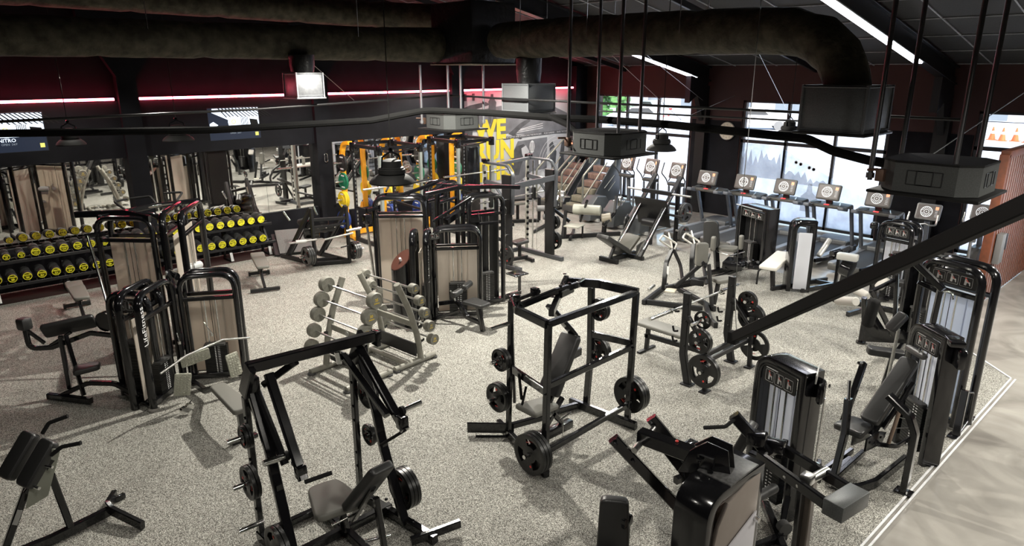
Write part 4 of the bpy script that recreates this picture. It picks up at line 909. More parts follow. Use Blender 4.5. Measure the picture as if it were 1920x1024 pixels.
# grey roller pads and seat of the pulldown bay
sub(J,'roller_pad',mat('light_grey_foam',(.42,.43,.43),.5,bump=(90,.05)),[('roll',(2.9,10.62,1.18),(3.12,10.72,1.18),.06),('roll',(3.18,10.78,1.18),(3.42,10.88,1.18),.06)])
sub(J,'roller_pad',mat('light_grey_foam'),[('roll',(2.9,10.5,1.08),(3.12,10.6,1.08),.06),('roll',(3.18,10.66,1.08),(3.42,10.76,1.08),.06)])
sub(J,'pulldown_seat',mat('light_grey_foam'),[('pad',(3.1,10.4,.82),(1,.3,0),(0,1,0),.34,.28,.06)])
sub(J,'seat_post',CHROME,[('t',[(3.15,10.5,.8),(3.16,10.66,1.1),(3.2,10.8,1.3)],.018)])
# low row: foot plates, bar, bench
TR=mat('pale_tread_plate',(.42,.42,.35),.5,.2,bump=(45,.9))
for (c,u,v,L_,W_) in (((2.52,8.72,.55),(.75,-.05,.1),(0,-.3,1),.36,.17),((2.25,8.45,.36),(.15,-.1,1),(1,-.25,0),.30,.19),((2.92,8.52,.40),(-.1,.1,1),(1,.15,0),.32,.17)):
    b=B(); pad(b,Vector(c)-JL,u,v,L_,W_,.02,1,.02,.005)
    for i in range(7):
        for j in range(4):
            uu=Vector(u).normalized(); vv=Vector(v); vv=(vv-uu*vv.dot(uu)).normalized(); nn=uu.cross(vv); nn=-nn if nn.y>0 else nn
            p=Vector(c)-JL+uu*(i-3)*L_*.12+vv*(j-1.5)*W_*.2+nn*.011; b.box(p,(.022,.022,.006),.003,.6)
    b.build('tread_foot_plate',TR,J)
sub(J,'row_bar',STEEL,[('t',[(2.0,8.35,.62),(2.35,8.5,.70),(2.85,8.62,.74),(3.18,8.55,.70)],.014,.05)])
sub(J,'row_bench_pad',VGREY,[('pad',(2.5,7.55,.43),(0,1,0),(1,0,0),.85,.26,.065,.7)])
sub(J,'row_bench_frame',GLOSS,[('p',[(2.52,8.95,.12),(2.55,8.6,.12),(2.52,8.1,.35),(2.5,7.6,.38)],.06,.08,.15),('b',(2.5,7.28,.38),(2.5,7.26,.0),.08,.08),('x',(2.5,7.26,.02),(.3,.09,.04),.01)])
sub(J,'double_pulley',CHROME,[('c',(2.2,8.32,.06),(2.2,8.38,.06),.05),('c',(2.26,8.3,.1),(2.26,8.36,.1),.045),('b',(2.18,8.34,.03),(2.3,8.36,.16),.02)])
# biceps arm station
sub(J,'arm_pad',VINYL,[('pad',(1.42,9.98,.92),(.8,-.35,.12),(-.25,-.4,.9),.62,.22,.07)])
sub(J,'arm_pad_frame',GLOSS,[('p',[(1.86,9.5,.8),(1.6,9.75,.84),(1.2,10.05,.66),(.98,10.2,.66),(.98,10.22,.95)],.045,.06,.1),('b',(1.15,10.08,.66),(1.42,9.95,.84),.04),('b',(1.0,10.2,.9),(1.14,10.1,.72),.03,.05)])
sub(J,'elbow_stop_pad',VINYL,[('x',(.98,10.2,1.0),(.14,.14,.16),.03,.5)])
sub(J,'seat',VINYL,[('pad',(1.46,9.55,.46),(.9,-.25,.06),(.2,.9,0),.3,.26,.07,.7)])
sub(J,'station_frame',GLOSS,[('b',(1.28,9.9,.05),(1.3,9.95,.82),.05,.07),('b',(1.38,9.62,.08),(1.34,9.82,.86),.05,.05),('b',(1.05,9.98,.05),(1.42,9.45,.05),.07,.08),('p',[(1.15,9.85,.06),(1.45,9.6,.24),(1.7,9.4,.22),(1.95,9.0,.06)],.06,.06,.2)])
sub(J,'cam_wheel',GLOSS,[('c',(1.75,9.65,.98),(1.82,9.7,.98),.13)])
# ================================================================ CENTRE TOWER CLUSTER
J=thing('multi_station_gym','tall black multi-station cable machine with beige panels at the centre','gym machine',(6.7,9.4,0)); JL=Vector(J.location)
jt(J,(6.03,9.98),(6.70,9.46),2.02,depth=.3,wh=.6,plac=False)
jt(J,(6.16,8.70),(6.46,9.02),1.6,depth=.22,wh=.72,plac=False)
jt(J,(6.52,8.98),(7.14,8.52),1.56,depth=.24,wh=.62,plac=False)
jt(J,(7.3,9.0),(7.94,8.84),2.0,depth=.25,wh=.6,plac=False,shroud=SATIN)
jt(J,(7.3,9.9),(7.95,10.15),2.1,depth=.25,wh=.6,plac=False,shroud=SATIN)
sub(J,'top_boom',GLOSS,[('b',(6.7,9.46,2.0),(7.5,9.9,2.12),.07,.09),('p',[(6.8,9.55,2.05),(7.3,9.3,2.14),(7.9,9.05,2.12),(8.35,8.85,2.08)],.07,.07,.1),('p',[(7.3,9.9,2.12),(7.7,9.3,2.12),(8.35,8.9,2.08)],.05,.05,.1),('b',(6.35,9.75,2.03),(7.4,10.0,2.14),.05,.06)])
for k_ in ([(6.3,10.0,2.1),(6.6,10.3,2.2),(7.0,10.3,2.2)],[(7.0,10.2,2.15),(7.35,10.1,2.2),(7.4,10.35,2.24)]): sub(J,'pull_up_grip',RUB,[('t',k_,.017,.05)])
for c in ((6.2,8.75,1.36),(6.86,8.7,1.38),(6.95,8.62,.62),(6.3,9.7,1.86),(5.85,9.95,1.78)): pulley(J,c,(-.3,-1,0),.075)
sub(J,'chrome_slide_post',CHROME,[('c',(5.82,9.9,1.7),(5.88,9.75,.05),.022)])
sub(J,'slide_carriage',GLOSS,[('x',(5.84,9.9,1.7),(.12,.12,.16),.02),('b',(5.84,9.9,1.85),(6.1,9.95,1.85),.05,.06)])
sub(J,'cable_hook',CHROME,[('t',[(7.42,8.9,1.75),(7.43,8.88,1.62)],.008),('t',[(5.8,9.85,1.62),(5.8,9.83,1.52)],.006)])
sub(J,'pulldown_arm',GLOSS,[('b',(6.75,9.3,1.62),(7.35,9.0,2.0),.05,.05),('b',(7.2,9.2,1.5),(7.75,8.75,1.55),.045,.05),('b',(6.95,9.2,1.6),(7.3,9.25,1.72),.12,.1)])
vtext(J,'LifeFitness',tuple(Vector((6.17,8.65,1.12))-JL),(0,0,1),(-.7,-.7,0),.15)
placard(J,tuple(Vector((6.5,8.93,1.47))-JL),(1,-.2,0),.2,.11,2)
sub(J,'thigh_roller',VINYL,[('roll',(6.38,8.32,.62),(6.62,8.42,.62),.055),('roll',(6.70,8.45,.64),(6.94,8.55,.66),.055)])
sub(J,'roller_bar',CHROME,[('c',(6.6,8.41,.62),(6.72,8.46,.64),.02),('c',(6.55,8.6,.6),(6.62,8.5,.35),.015)])
sub(J,'seat_pad',VINYL,[('pad',(6.72,8.12,.46),(.1,-1,0),(1,.1,0),.42,.3,.06,.8)])
sub(J,'seat_frame',GLOSS,[('p',[(6.55,8.9,.3),(6.62,8.5,.42),(6.66,8.3,.18),(6.72,8.05,.14)],.06,.07,.12),('b',(6.74,8.0,.0),(6.72,8.1,.42),.07,.07),('b',(6.3,8.9,.05),(6.65,8.5,.25),.05)])
sub(J,'floor_rail',GLOSS,[('b',(7.3,8.9,.05),(8.5,8.98,.05),.06,.08),('b',(8.48,8.98,.05),(8.48,8.98,.42),.05,.05),('x',(8.42,8.98,.43),(.32,.3,.03),.01)])
# wipe dispenser bin
t=thing('wipe_dispenser_bin','tall black cylinder bin with a slanted red-brown top beside the central tower','bin',(5.97,9.13,0))
b=B(); n=28; R=.17; V=[(R*math.cos(2*PI*i/n),R*math.sin(2*PI*i/n),0) for i in range(n)]+[(R*math.cos(2*PI*i/n),R*math.sin(2*PI*i/n),1.12+.14*math.cos(2*PI*i/n)) for i in range(n)]
b.add(V,[(i,(i+1)%n,n+(i+1)%n,n+i) for i in range(n)]+[tuple(range(n-1,-1,-1))]); b.build('body',GLOSS,t)
b=B(); b.add([(v[0],v[1],v[2]+.002) for v in V[n:]]+[(v[0]*.98,v[1]*.98,v[2]+.014) for v in V[n:]],[(i,(i+1)%n,n+(i+1)%n,n+i) for i in range(n)]+[tuple(range(n,2*n))]); b.build('slanted_lid',mat('red_brown_lid',(.06,.022,.015),.3,bump=(9,.03)),t)
b=B(); b.cyl((-.02,-.02,1.12),(-.05,-.04,1.17),.02,10); b.build('wipe_tip',WHITE,t)
BK='plates on the pulldown machine at the lower left'
# ================================================================ FRONT-LEFT PLATE MACHINE
k=K('plate_loaded_press','open black plate-loaded machine with a wide top beam, nearest at the lower left','plate-loaded machine',(2.45,5.0,0))
k.part('top_beam',GLOSS,[('b',(1.87,5.16,1.80),(3.04,5.06,1.80),.075,.09),('x',(3.0,5.06,1.78),(.04,.1,.14),.004,.0)])
for x,sx in ((1.93,-1),(2.95,1)):
    k.part('top_bracket',GLOSS,[('p',[(x-.06*1,5.3,1.52),(x-.05,5.12,1.82)],.05,.12,0),('b',(x+.32*-sx,5.1,1.76),(x+.15*-sx,5.4,1.5),.05,.06),('x',(x,5.28,1.62),(.07,.2,.13),.01),('o',(x-.035,5.25,1.62),(-1,0,0),.02),('o',(x-.035,5.33,1.6),(-1,0,0),.02)])
    k.part('near_leg',GLOSS,[('p',[(x,5.32,1.6),(x,5.05,1.08),(x,5.0,.88),(x,4.95,.72),(x+.02*sx,4.68,.04)],.05,.085,.14,(1,0,0)),('o',(x-.03,4.93,.66),(-1,0,0),.018),('x',(x-.0,4.97,.78),(.052,.09,.05))])
    k.part('far_post',GLOSS,[('b',(x-.02,5.42,.04),(x-.02,5.40,1.44),.05,.07,(0,1,0))]+[('o',(x-.046,5.40,z),(-1,0,0),.014) for z in (.35,.5,.85,1.0,1.25)])
    k.part('diagonal_brace',GLOSS,[('p',[(x,5.36,1.38),(x,5.22,1.3),(x,5.04,1.0)],.03,.04,.05,(1,0,0))])
    for z in (1.12,.68,.25): k.part('storage_peg',CHROME,[('c',(x+.02*sx,5.33,z),(x+.24*sx,5.33,z),.022)])
k.part('storage_peg',CHROME,[('c',(2.98,4.84,.3),(3.22,4.84,.3),.022)]); k.part('storage_peg',CHROME,[('c',(1.9,4.84,.3),(1.68,4.84,.3),.022)])
for (x,a,bq,c,peg) in ((2.05,(5.2,1.68),(4.72,.90),.85,(4.9,1.06)),(2.88,(5.2,1.72),(4.47,1.14),1.2,(4.57,1.27))):
    sx=-1 if x<2.4 else 1
    k.part('lever_arm',GLOSS,[('b',(x,a[0],a[1]),(x,bq[0],bq[1]),.06,.075,(1,0,0)),('b',(x-.09,a[0]+.1,a[1]-.12),(x-.07,bq[0]+.16,bq[1]+.1),.05,.06,(1,0,0)),('x',(x,bq[0]+.04,bq[1]+.06),(.08,.09,.12),.01),('o',(x-.034,bq[0]+.1,bq[1]+.12),(-1,0,0),.02),('o',(x-.034,bq[0]+.03,bq[1]+.05),(-1,0,0),.02)])
    k.part('loading_peg',CHROME,[('c',(x+.04*sx,peg[0],peg[1]),(x+.24*sx,peg[0],peg[1]+.01),.026)]); 
    k.part('peg_collar',RUB,[('c',(x+.03*sx,peg[0],peg[1]),(x+.06*sx,peg[0],peg[1]),.04)])
    k.part('hand_grip',RUB,[('t',[(x,bq[0]-.02,bq[1]-.01),(x-.22*sx,bq[0]-.06,bq[1]-.0)] if sx<0 else [(x,bq[0],bq[1]),(x-.04,bq[0]+.35,bq[1]-.28)],.018 if sx<0 else .014,0)])
k.part('base_frame',GLOSS,[('b',(1.91,5.45,.05),(1.97,4.3,.05),.07,.09),('b',(2.9,5.42,.05),(3.03,4.3,.05),.07,.09),('b',(1.95,4.95,.06),(3.0,4.98,.06),.07,.08),('b',(2.5,5.4,.06),(2.5,4.2,.06),.07,.08),('b',(1.9,5.42,.05),(2.92,5.42,.05),.06,.07),('b',(2.85,4.42,.06),(3.3,4.28,.10),.05,.08)]+[('o',(3.0,y,.1),(-.3,-.3,1),.018) for y in (4.6,5.05)])
k.part('seat',VGREY,[('pad',(2.36,4.88,.5),(.15,1,-.02),(1,-.15,0),.50,.46,.07,.62,.09)])
k.part('backrest',VINYL,[('pad',(2.5,4.48,.76),(.12,-.45,.62),(1,.1,0),.60,.28,.08,.85)])
k.part('backrest_post',GLOSS,[('b',(2.5,4.42,.78),(2.48,4.75,.3),.05,.06,(1,0,0)),('b',(2.48,4.9,.1),(2.42,4.88,.46),.06,.06),('b',(2.56,4.36,.02),(2.53,4.42,.66),.05,.05,(1,0,0))])
k.part('seat_adjuster',CHROME,[('c',(2.3,4.8,.3),(2.5,4.78,.32),.012),('c',(2.5,4.6,.14),(2.7,4.5,.16),.016)])
S=.038
stack((3.0,5.33,1.12),(1,0,0),[(.29,S),(.29,S)],'high on the right far post of the lower-left press',BK)
stack((3.0,5.33,.68),(1,0,0),[(.22,.03),(.2,.026)],'low on the right far post of the lower-left press',BK)
stack((1.88,5.33,1.12),(-1,0,0),[(.22,.035),(.2,.03)],'high on the left far post of the lower-left press',BK)
stack((1.88,5.33,.68),(-1,0,0),[(.31,S),(.31,S)],'midway up the left far post of the lower-left press',BK)
stack((3.02,4.84,.3),(1,0,0),[(.40,.04),(.40,.04),(.40,.04)],'at the right foot of the lower-left press',BK)
stack((1.87,4.84,.3),(-1,0,0),[(.38,.04),(.38,.04)],'at the left foot of the lower-left press',BK)
# ================================================================ CENTRE PLATE MACHINE
BK='plates on the incline press in the middle foreground'
k=K('incline_chest_press','square-framed black incline press with blue label strip, middle foreground','plate-loaded machine',(5.3,4.85,0))
A=(4.60,4.47);Bp=(6.04,4.50);Cc=(4.82,5.24);D=(6.0,5.12)
k.part('post',GLOSS,[('b',(A[0],A[1],.03),(A[0]+.02,A[1],1.66),.06,.07,(0,1,0))]+[('o',(A[0]-.03,A[1]-.01,z),(-1,0,0)) for z in (.9,.3)])
k.part('post',GLOSS,[('b',(Bp[0],Bp[1],.03),(Bp[0]+.04,Bp[1],1.66),.06,.07,(0,1,0))]+[('o',(Bp[0]+.0,Bp[1]-.036,z),(0,-1,0)) for z in (.3,1.0,.22)])
k.part('post',GLOSS,[('b',(Cc[0]-.04,Cc[1],.03),(Cc[0],Cc[1],1.66),.05,.06,(0,1,0))]); k.part('post',GLOSS,[('p',[(D[0],D[1],.03),(D[0],D[1]-.04,.7),(D[0],D[1]-.02,1.6)],.06,.08,.2,(0,1,0))])
k.part('post',GLOSS,[('b',(Cc[0]+.02,Cc[1]+.02,1.6),(Cc[0]+.15,Cc[1]+.1,.35),.035,.05)])
k.part('top_frame',GLOSS,[('b',(A[0],A[1],1.66),(Bp[0]+.04,Bp[1],1.66),.06,.07),('p',[(A[0],A[1],1.66),(4.68,5.0,1.66),(4.92,5.34,1.66)],.06,.09,.1),('p',[(Bp[0]+.05,Bp[1]-.02,1.66),(5.98,4.95,1.68),(5.75,5.28,1.68)],.06,.10,.15),('p',[(4.72,4.98,1.7),(5.25,4.98,1.74),(5.62,4.98,1.74),(5.88,5.12,1.7)],.05,.07,.12)])
k.part('swing_arm',GLOSS,[('b',(4.95,4.75,1.62),(5.75,5.28,1.72),.06,.08),('b',(5.3,4.95,1.7),(5.55,5.0,1.7),.05,.08),('b',(4.72,5.06,1.74),(5.12,5.1,1.74),.035,.04),('x',(5.05,5.1,1.74),(.07,.09,.12),.01),('x',(4.78,5.1,1.72),(.05,.08,.12),.01)]+[('o',(x,y,1.78),(0,0,1),.022) for x,y in ((5.0,4.78),(5.35,5.0),(5.5,5.0),(5.65,5.2),(5.72,5.28),(4.7,5.1))])
k.part('mid_rail',GLOSS,[('b',(A[0],A[1],.98),(Bp[0],Bp[1],1.0),.05,.07)]); k.part('mid_rail',GLOSS,[('b',(A[0],A[1],.92),(Cc[0],Cc[1],.86),.04,.09)]); k.part('mid_rail',GLOSS,[('b',(D[0],D[1],1.0),(Bp[0],Bp[1],1.05),.05,.08)])
k.part('low_rail',GLOSS,[('b',(A[0],A[1],.22),(Bp[0],Bp[1],.26),.05,.07)])
k.part('base_frame',GLOSS,[('b',(4.52,4.36,.05),(4.86,5.5,.05),.06,.10),('b',(6.0,4.34,.05),(5.9,5.3,.05),.06,.10),('b',(5.35,5.3,.05),(5.95,5.15,.05),.06,.08),('b',(4.85,5.25,.12),(5.45,5.1,.12),.06,.07)]+[('o',(4.55,y,.105),(0,0,1)) for y in (4.4,4.46)])
k.part('foot_lever',GLOSS,[('b',(4.46,5.6,.10),(4.85,5.22,.10),.03,.13),('b',(4.5,5.5,.01),(4.8,5.22,.01),.04,.02)])
k.part('name_plate',mat('dull_silver_label',(.35,.35,.33),.4,.4,bump=(60,.05)),[('x',(4.68,4.80,.9),(.012,.16,.07),.002,-.28)])
k.part('blue_label_arm',GLOSS,[('b',(5.1,4.93,1.62),(5.42,4.83,1.22),.045,.1,(0,1,0))])
k.part('label_strip',mat('blue_label',(.03,.04,.14),.5,bump=(30,.05)),[('b',(5.16,4.895,1.56),(5.40,4.82,1.26),.05,.012,(-.3,-1,.2))]);
k.part('label_figure',WHITE,[('x',(5.16+.3*i/6,4.886-.09*i/6,1.56-.38*i/6),(.03,.004,.018)) for i in range(6)])
k.part('backrest',VINYL,[('pad',(5.2,4.84,.93),(.42,0,.72),(0,1,0),.72,.29,.09,.9)])
k.part('backrest_frame',GLOSS,[('b',(5.48,4.84,1.2),(5.02,4.84,.5),.05,.07,(0,1,0)),('b',(5.6,4.9,.95),(5.3,4.86,.95),.05,.1),('b',(5.0,4.84,.45),(5.25,4.84,.18),.05,.06),('b',(5.25,4.84,.5),(4.95,4.84,.18),.05,.06),('x',(5.15,4.84,.12),(.5,.1,.1),.01)])
k.part('seat',VGREY,[('pad',(4.88,4.86,.50),(1,0,-.1),(0,1,0),.42,.34,.06,.8)])
k.part('seat_handle',RUB,[('t',[(4.72,4.95,.55),(4.78,4.95,.75)],.014),('b',(4.7,4.98,.92),(4.74,4.98,.6),.03,.03)])
k.part('adjuster',CHROME,[('c',(5.1,4.72,.32),(5.25,4.7,.36),.012),('t',[(5.12,4.7,.32),(5.1,4.68,.12)],.005),('c',(4.98,4.84,.40),(4.98,4.76,.40),.022)])
for (x,y,z,sx) in ((4.76,5.22,1.42,-1),(4.76,5.22,1.02,-1),(4.72,5.22,.58,-1),(6.0,5.06,1.3,1),(6.0,5.04,.78,1),(6.06,4.55,.34,1),(4.58,4.5,.26,-1)): k.part('storage_peg',CHROME,[('c',(x,y,z),(x+.26*sx,y,z),.023)])
stack((4.70,5.22,1.02),(-1,0,0),[(.26,.04),(.26,.04)],'halfway up the left side of the incline press',BK)
stack((4.66,5.22,.58),(-1,0,0),[(.34,.045),(.34,.045)],'low on the left side of the incline press',BK)
stack((4.52,4.5,.26),(-1,0,0),[(.45,.045),(.45,.045),(.45,.045)],'at the front foot of the incline press',BK)
stack((6.08,5.06,1.3),(1,0,0),[(.28,.04),(.28,.04)],'high on the far right post of the incline press',BK)
stack((6.08,5.04,.78),(1,0,0),[(.32,.04),(.32,.04)],'low on the far right post of the incline press',BK)
stack((6.10,4.55,.34),(1,0,0),[(.45,.045),(.45,.045),(.45,.045)],'at the right foot of the incline press',BK)
# ================================================================ OLYMPIC FLAT BENCH
BK='plates stored on the barbell bench'
k=K('olympic_bench','black barbell bench with a chrome bar racked across its two uprights','bench press',(8.05,4.9,0))
for x in (7.5,8.62):
    sx=-1 if x<8 else 1
    k.part('upright',SATIN,[('p',[(x-.0,4.62,.02),(x,4.72,.42),(x,4.72,1.28)],.07,.1,.12,(0,1,0)),('x',(x,4.62,.01),(.14,.16,.02),.004)]+[('o',(x-.036,4.70,z),(-1,0,0)) for z in (.55,.9,1.15)])
    for z in (1.02,.74,.6): k.part('bar_hook',RUB,[('t',[(x-.05,4.8,z),(x-.05,4.86,z-.02),(x-.05,4.88,z+.05)],.014,.02)])
    k.part('rear_brace',SATIN,[('b',(x,4.72,1.0),(x+.02*sx,4.36,.58),.05,.07,(1,0,0)),('b',(x+.02*sx,4.38,.75),(x+.02*sx,4.34,.02),.055,.06,(0,1,0)),('x',(x+.02*sx,4.34,.01),(.16,.1,.02),.004)])
    for (y,z) in ((4.33,.33),(4.42,.72),(4.5,.95)): k.part('storage_peg',CHROME,[('c',(x,y,z),(x+.2*sx,y,z),.023)])
k.part('cross_tube',SATIN,[('b',(7.5,4.66,.28),(8.62,4.66,.28),.05,.08),('b',(7.5,4.4,.4),(8.62,4.4,.4),.05,.07),('b',(8.06,4.66,.28),(8.06,5.75,.24),.06,.07),('b',(8.06,4.75,.4),(8.06,5.72,.38),.07,.05)])
k.part('bench_pad',VGREY,[('pad',(8.06,5.28,.44),(0,1,0),(1,0,0),1.12,.30,.06)])
k.part('bench_leg',SATIN,[('b',(8.06,5.72,.02),(8.06,5.7,.4),.06,.06),('x',(8.06,5.72,.015),(.4,.06,.03),.004)])
k.part('warning_label',WHITE,[('b',(7.44,4.55,.8),(7.44,4.47,.7),.005,.06,(1,0,0))])
t=thing('barbell','chrome barbell lying across the hooks of the bench','barbell',(7.9,4.83,1.05)); b=B(); b.cyl((-.7,0,0),(.75,0,0),.014,14); b.build('shaft',STEEL,t)
for s in (-1,1): b=B(); b.cyl((s*.62+.02,0,0),(s*1.08+.02,0,0),.025,16); b.cyl((s*.62+.02,0,0),(s*.64+.02,0,0),.038,16); b.build('sleeve',CHROME,t)
stack((7.44,4.33,.33),(-1,0,0),[(.45,.04),(.45,.04)],'lowest on the left side of the barbell bench',BK)
stack((7.44,4.42,.72),(-1,0,0),[(.33,.035),(.33,.035)],'midway on the left side of the barbell bench',BK)
stack((7.54,4.5,.95),(1,0,0),[(.25,.03)],'behind the left upright of the barbell bench',BK)
stack((8.68,4.33,.33),(1,0,0),[(.45,.04)],'lowest on the right side of the barbell bench',BK)
stack((8.68,4.42,.72),(1,0,0),[(.4,.04),(.4,.04)],'midway on the right side of the barbell bench',BK)
stack((8.68,4.5,.95),(1,0,0),[(.28,.03),(.28,.03)],'highest on the right side of the barbell bench',BK)
# ================================================================ BACK EXTENSION (bottom left)
k=K('back_extension_bench','black back extension bench with split pads and two grips, bottom left corner','exercise bench',(.65,6.6,0))
k.part('base_rail',GLOSS,[('p',[(.05,6.62,.05),(.5,6.64,.05),(.98,6.72,.07)],.06,.09,.1)])
k.part('rear_foot',GLOSS,[('p',[(1.1,7.02,.05),(.99,6.78,.1),(1.0,6.66,.1),(1.16,6.3,.05)],.05,.09,.1),('x',(1.13,6.96,.03),(.1,.04,.05),.005,.3)])
k.part('front_leg',GLOSS,[('b',(.66,6.66,.08),(.6,6.66,.66),.045,.06),('b',(.15,6.7,.05),(.42,6.68,.62),.06,.06)])
k.part('height_plate',mat('pale_green_grey_plate',(.3,.31,.26),.5,.2,bump=(50,.05)),[('s',[(-.14,-.22),(.04,-.2),(.2,.16),(.12,.22),(-.02,.12)],(.5,6.57,.72),(.75,-.1,.2),(0,0,1),.012)])
k.part('adjust_rail',GLOSS,[('b',(.40,6.6,.6),(.62,6.56,.86),.04,.06)])
k.part('hip_pad',VINYL,[('pad',(.42,6.82,.86),(.35,.1,.42),(.5,-.9,0),.42,.17,.09)]); k.part('hip_pad',VINYL,[('pad',(.52,6.60,.84),(.35,.1,.42),(.5,-.9,0),.42,.17,.09)])
k.part('hand_grip',RUB,[('t',[(.62,6.86,.98),(.68,6.84,1.07),(.82,6.76,1.12)],.018,.04)]); k.part('hand_grip',RUB,[('t',[(.62,6.55,.9),(.7,6.5,.97),(.83,6.40,1.0)],.018,.04)])
k.part('pop_pin',CHROME,[('c',(.45,6.52,.68),(.48,6.45,.68),.014),('c',(.56,6.5,.84),(.6,6.44,.84),.012)])
k.part('maker_label',SILVER,[('b',(.27,6.64,.32),(.33,6.64,.44),.04,.004,(-.3,-.9,.3))])
# ================================================================ CORNER OF A MACHINE AT THE BOTTOM EDGE
k=K('seat_station','two black cushions of a machine cut off by the bottom edge','exercise seat',(3.4,2.75,0))
k.part('backrest',VINYL,[('pad',(3.42,2.62,.92),(.05,.05,1),(.6,-.8,0),.46,.24,.09,.85)])
k.part('seat',VINYL,[('pad',(3.16,2.62,.62),(-1,.5,0),(.5,1,0),.40,.34,.08)])
k.part('frame',GLOSS,[('b',(3.5,2.58,1.0),(3.5,2.58,.05),.06,.07),('b',(3.1,2.7,.05),(3.6,2.5,.05),.06,.08),('b',(3.2,2.62,.05),(3.2,2.62,.58),.06,.06),('x',(3.47,2.56,.98),(.1,.08,.08),.01)])
# ================================================================ FRONT-RIGHT: pulldown arms machine
t,P,ax,nr=tower('cable_arm_machine','black machine with two long arms and a brown-and-white rear panel, bottom edge',(3.42,1.86),(4.0,1.84),1.52,'band',.26,corner='left',plac=False,rods=False,shroud=mat('brown_grey_panel',(.24,.205,.18),.35,.2,noise=(4,(.27,.235,.21),.35,.7)),wh=.6,cat='weight machine')
k=K.__new__(K); k.t=t; k.o=Vector(t.location)
k.part('top_cover',mat('dark_granite_lid',(.06,.06,.06),.4,noise=(40,(.1,.1,.1),.4,.6)),[('x',(3.8,1.98,1.535),(.36,.25,.02),.004)])
k.part('rear_panel',MT['brown_grey_panel'],[('s',[(-.26,0),(.28,0),(.28,1.44),(.1,1.44),(-.12,1.38),(-.22,1.25),(-.26,1.1)],(3.71,1.87,.05),(1,0,0),(0,0,1),.03,.004)])
k.part('white_panel',mat('white_back_panel',(.5,.49,.52),.45,bump=(5,.02)),[('s',[(-.24,0),(.25,0),(.25,1.16),(-.24,1.0)],(3.71,1.835,.05),(1,0,0),(0,0,1),.012,.003)])
k.part('panel_knob',CHROME,[('c',(3.94,1.82,1.16),(3.94,1.79,1.16),.02),('c',(3.5,1.82,1.02),(3.5,1.79,1.02),.02)])
k.part('pivot_plate',GLOSS,[('s',[(-.18,-.1),(.16,-.13),(.1,.04),(0,.12),(-.14,.08)],(3.66,2.08,1.62),(-.4,.8,0),(.1,0,1),.02,.004),('s',[(-.18,-.1),(.16,-.13),(.1,.04),(0,.12),(-.14,.08)],(3.75,2.1,1.62),(-.4,.8,0),(.1,0,1),.02,.004),('o',(3.62,2.1,1.62),(-.9,-.3,0),.02),('o',(3.64,2.02,1.56),(-.9,-.3,0),.02)])
k.part('pivot_beam',GLOSS,[('b',(3.62,2.58,1.6),(3.70,2.02,1.6),.09,.10),('b',(3.66,2.4,1.58),(3.95,2.2,1.1),.06,.07)])
k.part('red_screw',REDP,[('o',(3.66,2.3,1.655),(0,0,1),.012)])
k.part('cross_shaft',STEEL,[('c',(3.48,2.52,1.56),(3.84,2.62,1.56),.022)])
k.part('swing_arm',GLOSS,[('p',[(3.42,2.66,1.62),(3.78,2.32,1.06),(3.86,2.24,.92),(3.9,2.22,.1)],.05,.08,.12),('o',(3.40,2.62,1.6),(-.8,-.6,0),.014),('o',(3.5,2.54,1.46),(-.8,-.6,0),.014)])
k.part('swing_arm',GLOSS,[('p',[(3.86,2.66,1.62),(4.1,2.36,1.16),(4.2,2.3,.9)],.05,.08,.1)])
k.part('link_plate',GLOSS,[('s',[(-.16,-.05),(.14,-.05),(.16,.03),(-.14,.05)],(3.72,2.14,1.2),(-.3,.7,.7),(.5,.3,-.2),.03,.004),('o',(3.7,2.05,1.08),(-.9,-.3,0),.02)])
k.part('pull_rod',CHROME,[('c',(3.68,2.08,1.58),(3.78,2.28,1.2),.007),('c',(3.75,2.02,1.5),(3.76,2.1,1.1),.007)])
k.part('handle_bar',GLOSS,[('x',(4.15,2.52,1.3),(.22,.08,.08),.008),('b',(4.0,2.5,1.1),(4.35,2.42,1.1),.05,.06)])
k.part('base_frame',GLOSS,[('b',(3.9,2.3,.05),(3.7,1.75,.05),.07,.09),('b',(3.9,2.3,.05),(4.25,2.35,.05),.07,.08)])
# ================================================================ T1: leg machine with counterweight rails
t,P,ax,nr=tower('leg_press_tower','black weight tower with pale panel, picture plate and silver-ended cap, right foreground',(5.81,2.83),(5.65,2.34),1.51,'band',.24,corner='left',shroud=SHROUDW,wh=.66,cat='weight machine')
k=K.__new__(K); k.t=t; k.o=Vector(t.location)
k.part('cap_end',SILVER,[('x',(5.74,2.245,1.52),(.27,.012,.08),.003,.34)])
k.part('pulley_housing',GLOSS,[('x',(5.76,2.2,1.36),(.2,.07,.2),.04,.34),('o',(5.7,2.155,1.4),(0,-1,0),.018),('o',(5.8,2.155,1.42),(0,-1,0),.018)])
k.part('side_rod',CHROME,[('c',(5.78,2.17,1.3),(5.76,2.17,.06),.008)])
k.part('counter_rail',GLOSS,[('b',(4.86,2.28,1.06),(4.70,1.66,1.0),.05,.09)]); k.part('counter_rail',GLOSS,[('b',(5.14,2.22,1.04),(5.02,1.62,1.0),.05,.09)])
k.part('counterweight',mat('dark_grey_block',(.07,.075,.075),.4,.2,noise=(90,(.09,.095,.095),.4,.6)),[('x',(4.84,1.56,.99),(.36,.16,.13),.006,-.14)])
k.part('rail_pivot',STEEL,[('c',(4.80,1.86,1.03),(5.1,1.82,1.03),.035),('x',(4.84,1.86,1.05),(.1,.09,.08),.01)]); 
k.part('bolt_head',CHROME,[('o',(4.77,2.0,1.03),(-1,0,0),.02),('o',(4.74,1.88,1.02),(-1,0,0),.02)])
k.part('support_post',mat('bronze_grey_post',(.12,.10,.085),.4,.3,bump=(50,.02)),[('b',(4.97,1.86,.02),(4.93,1.86,1.0),.06,.08)])
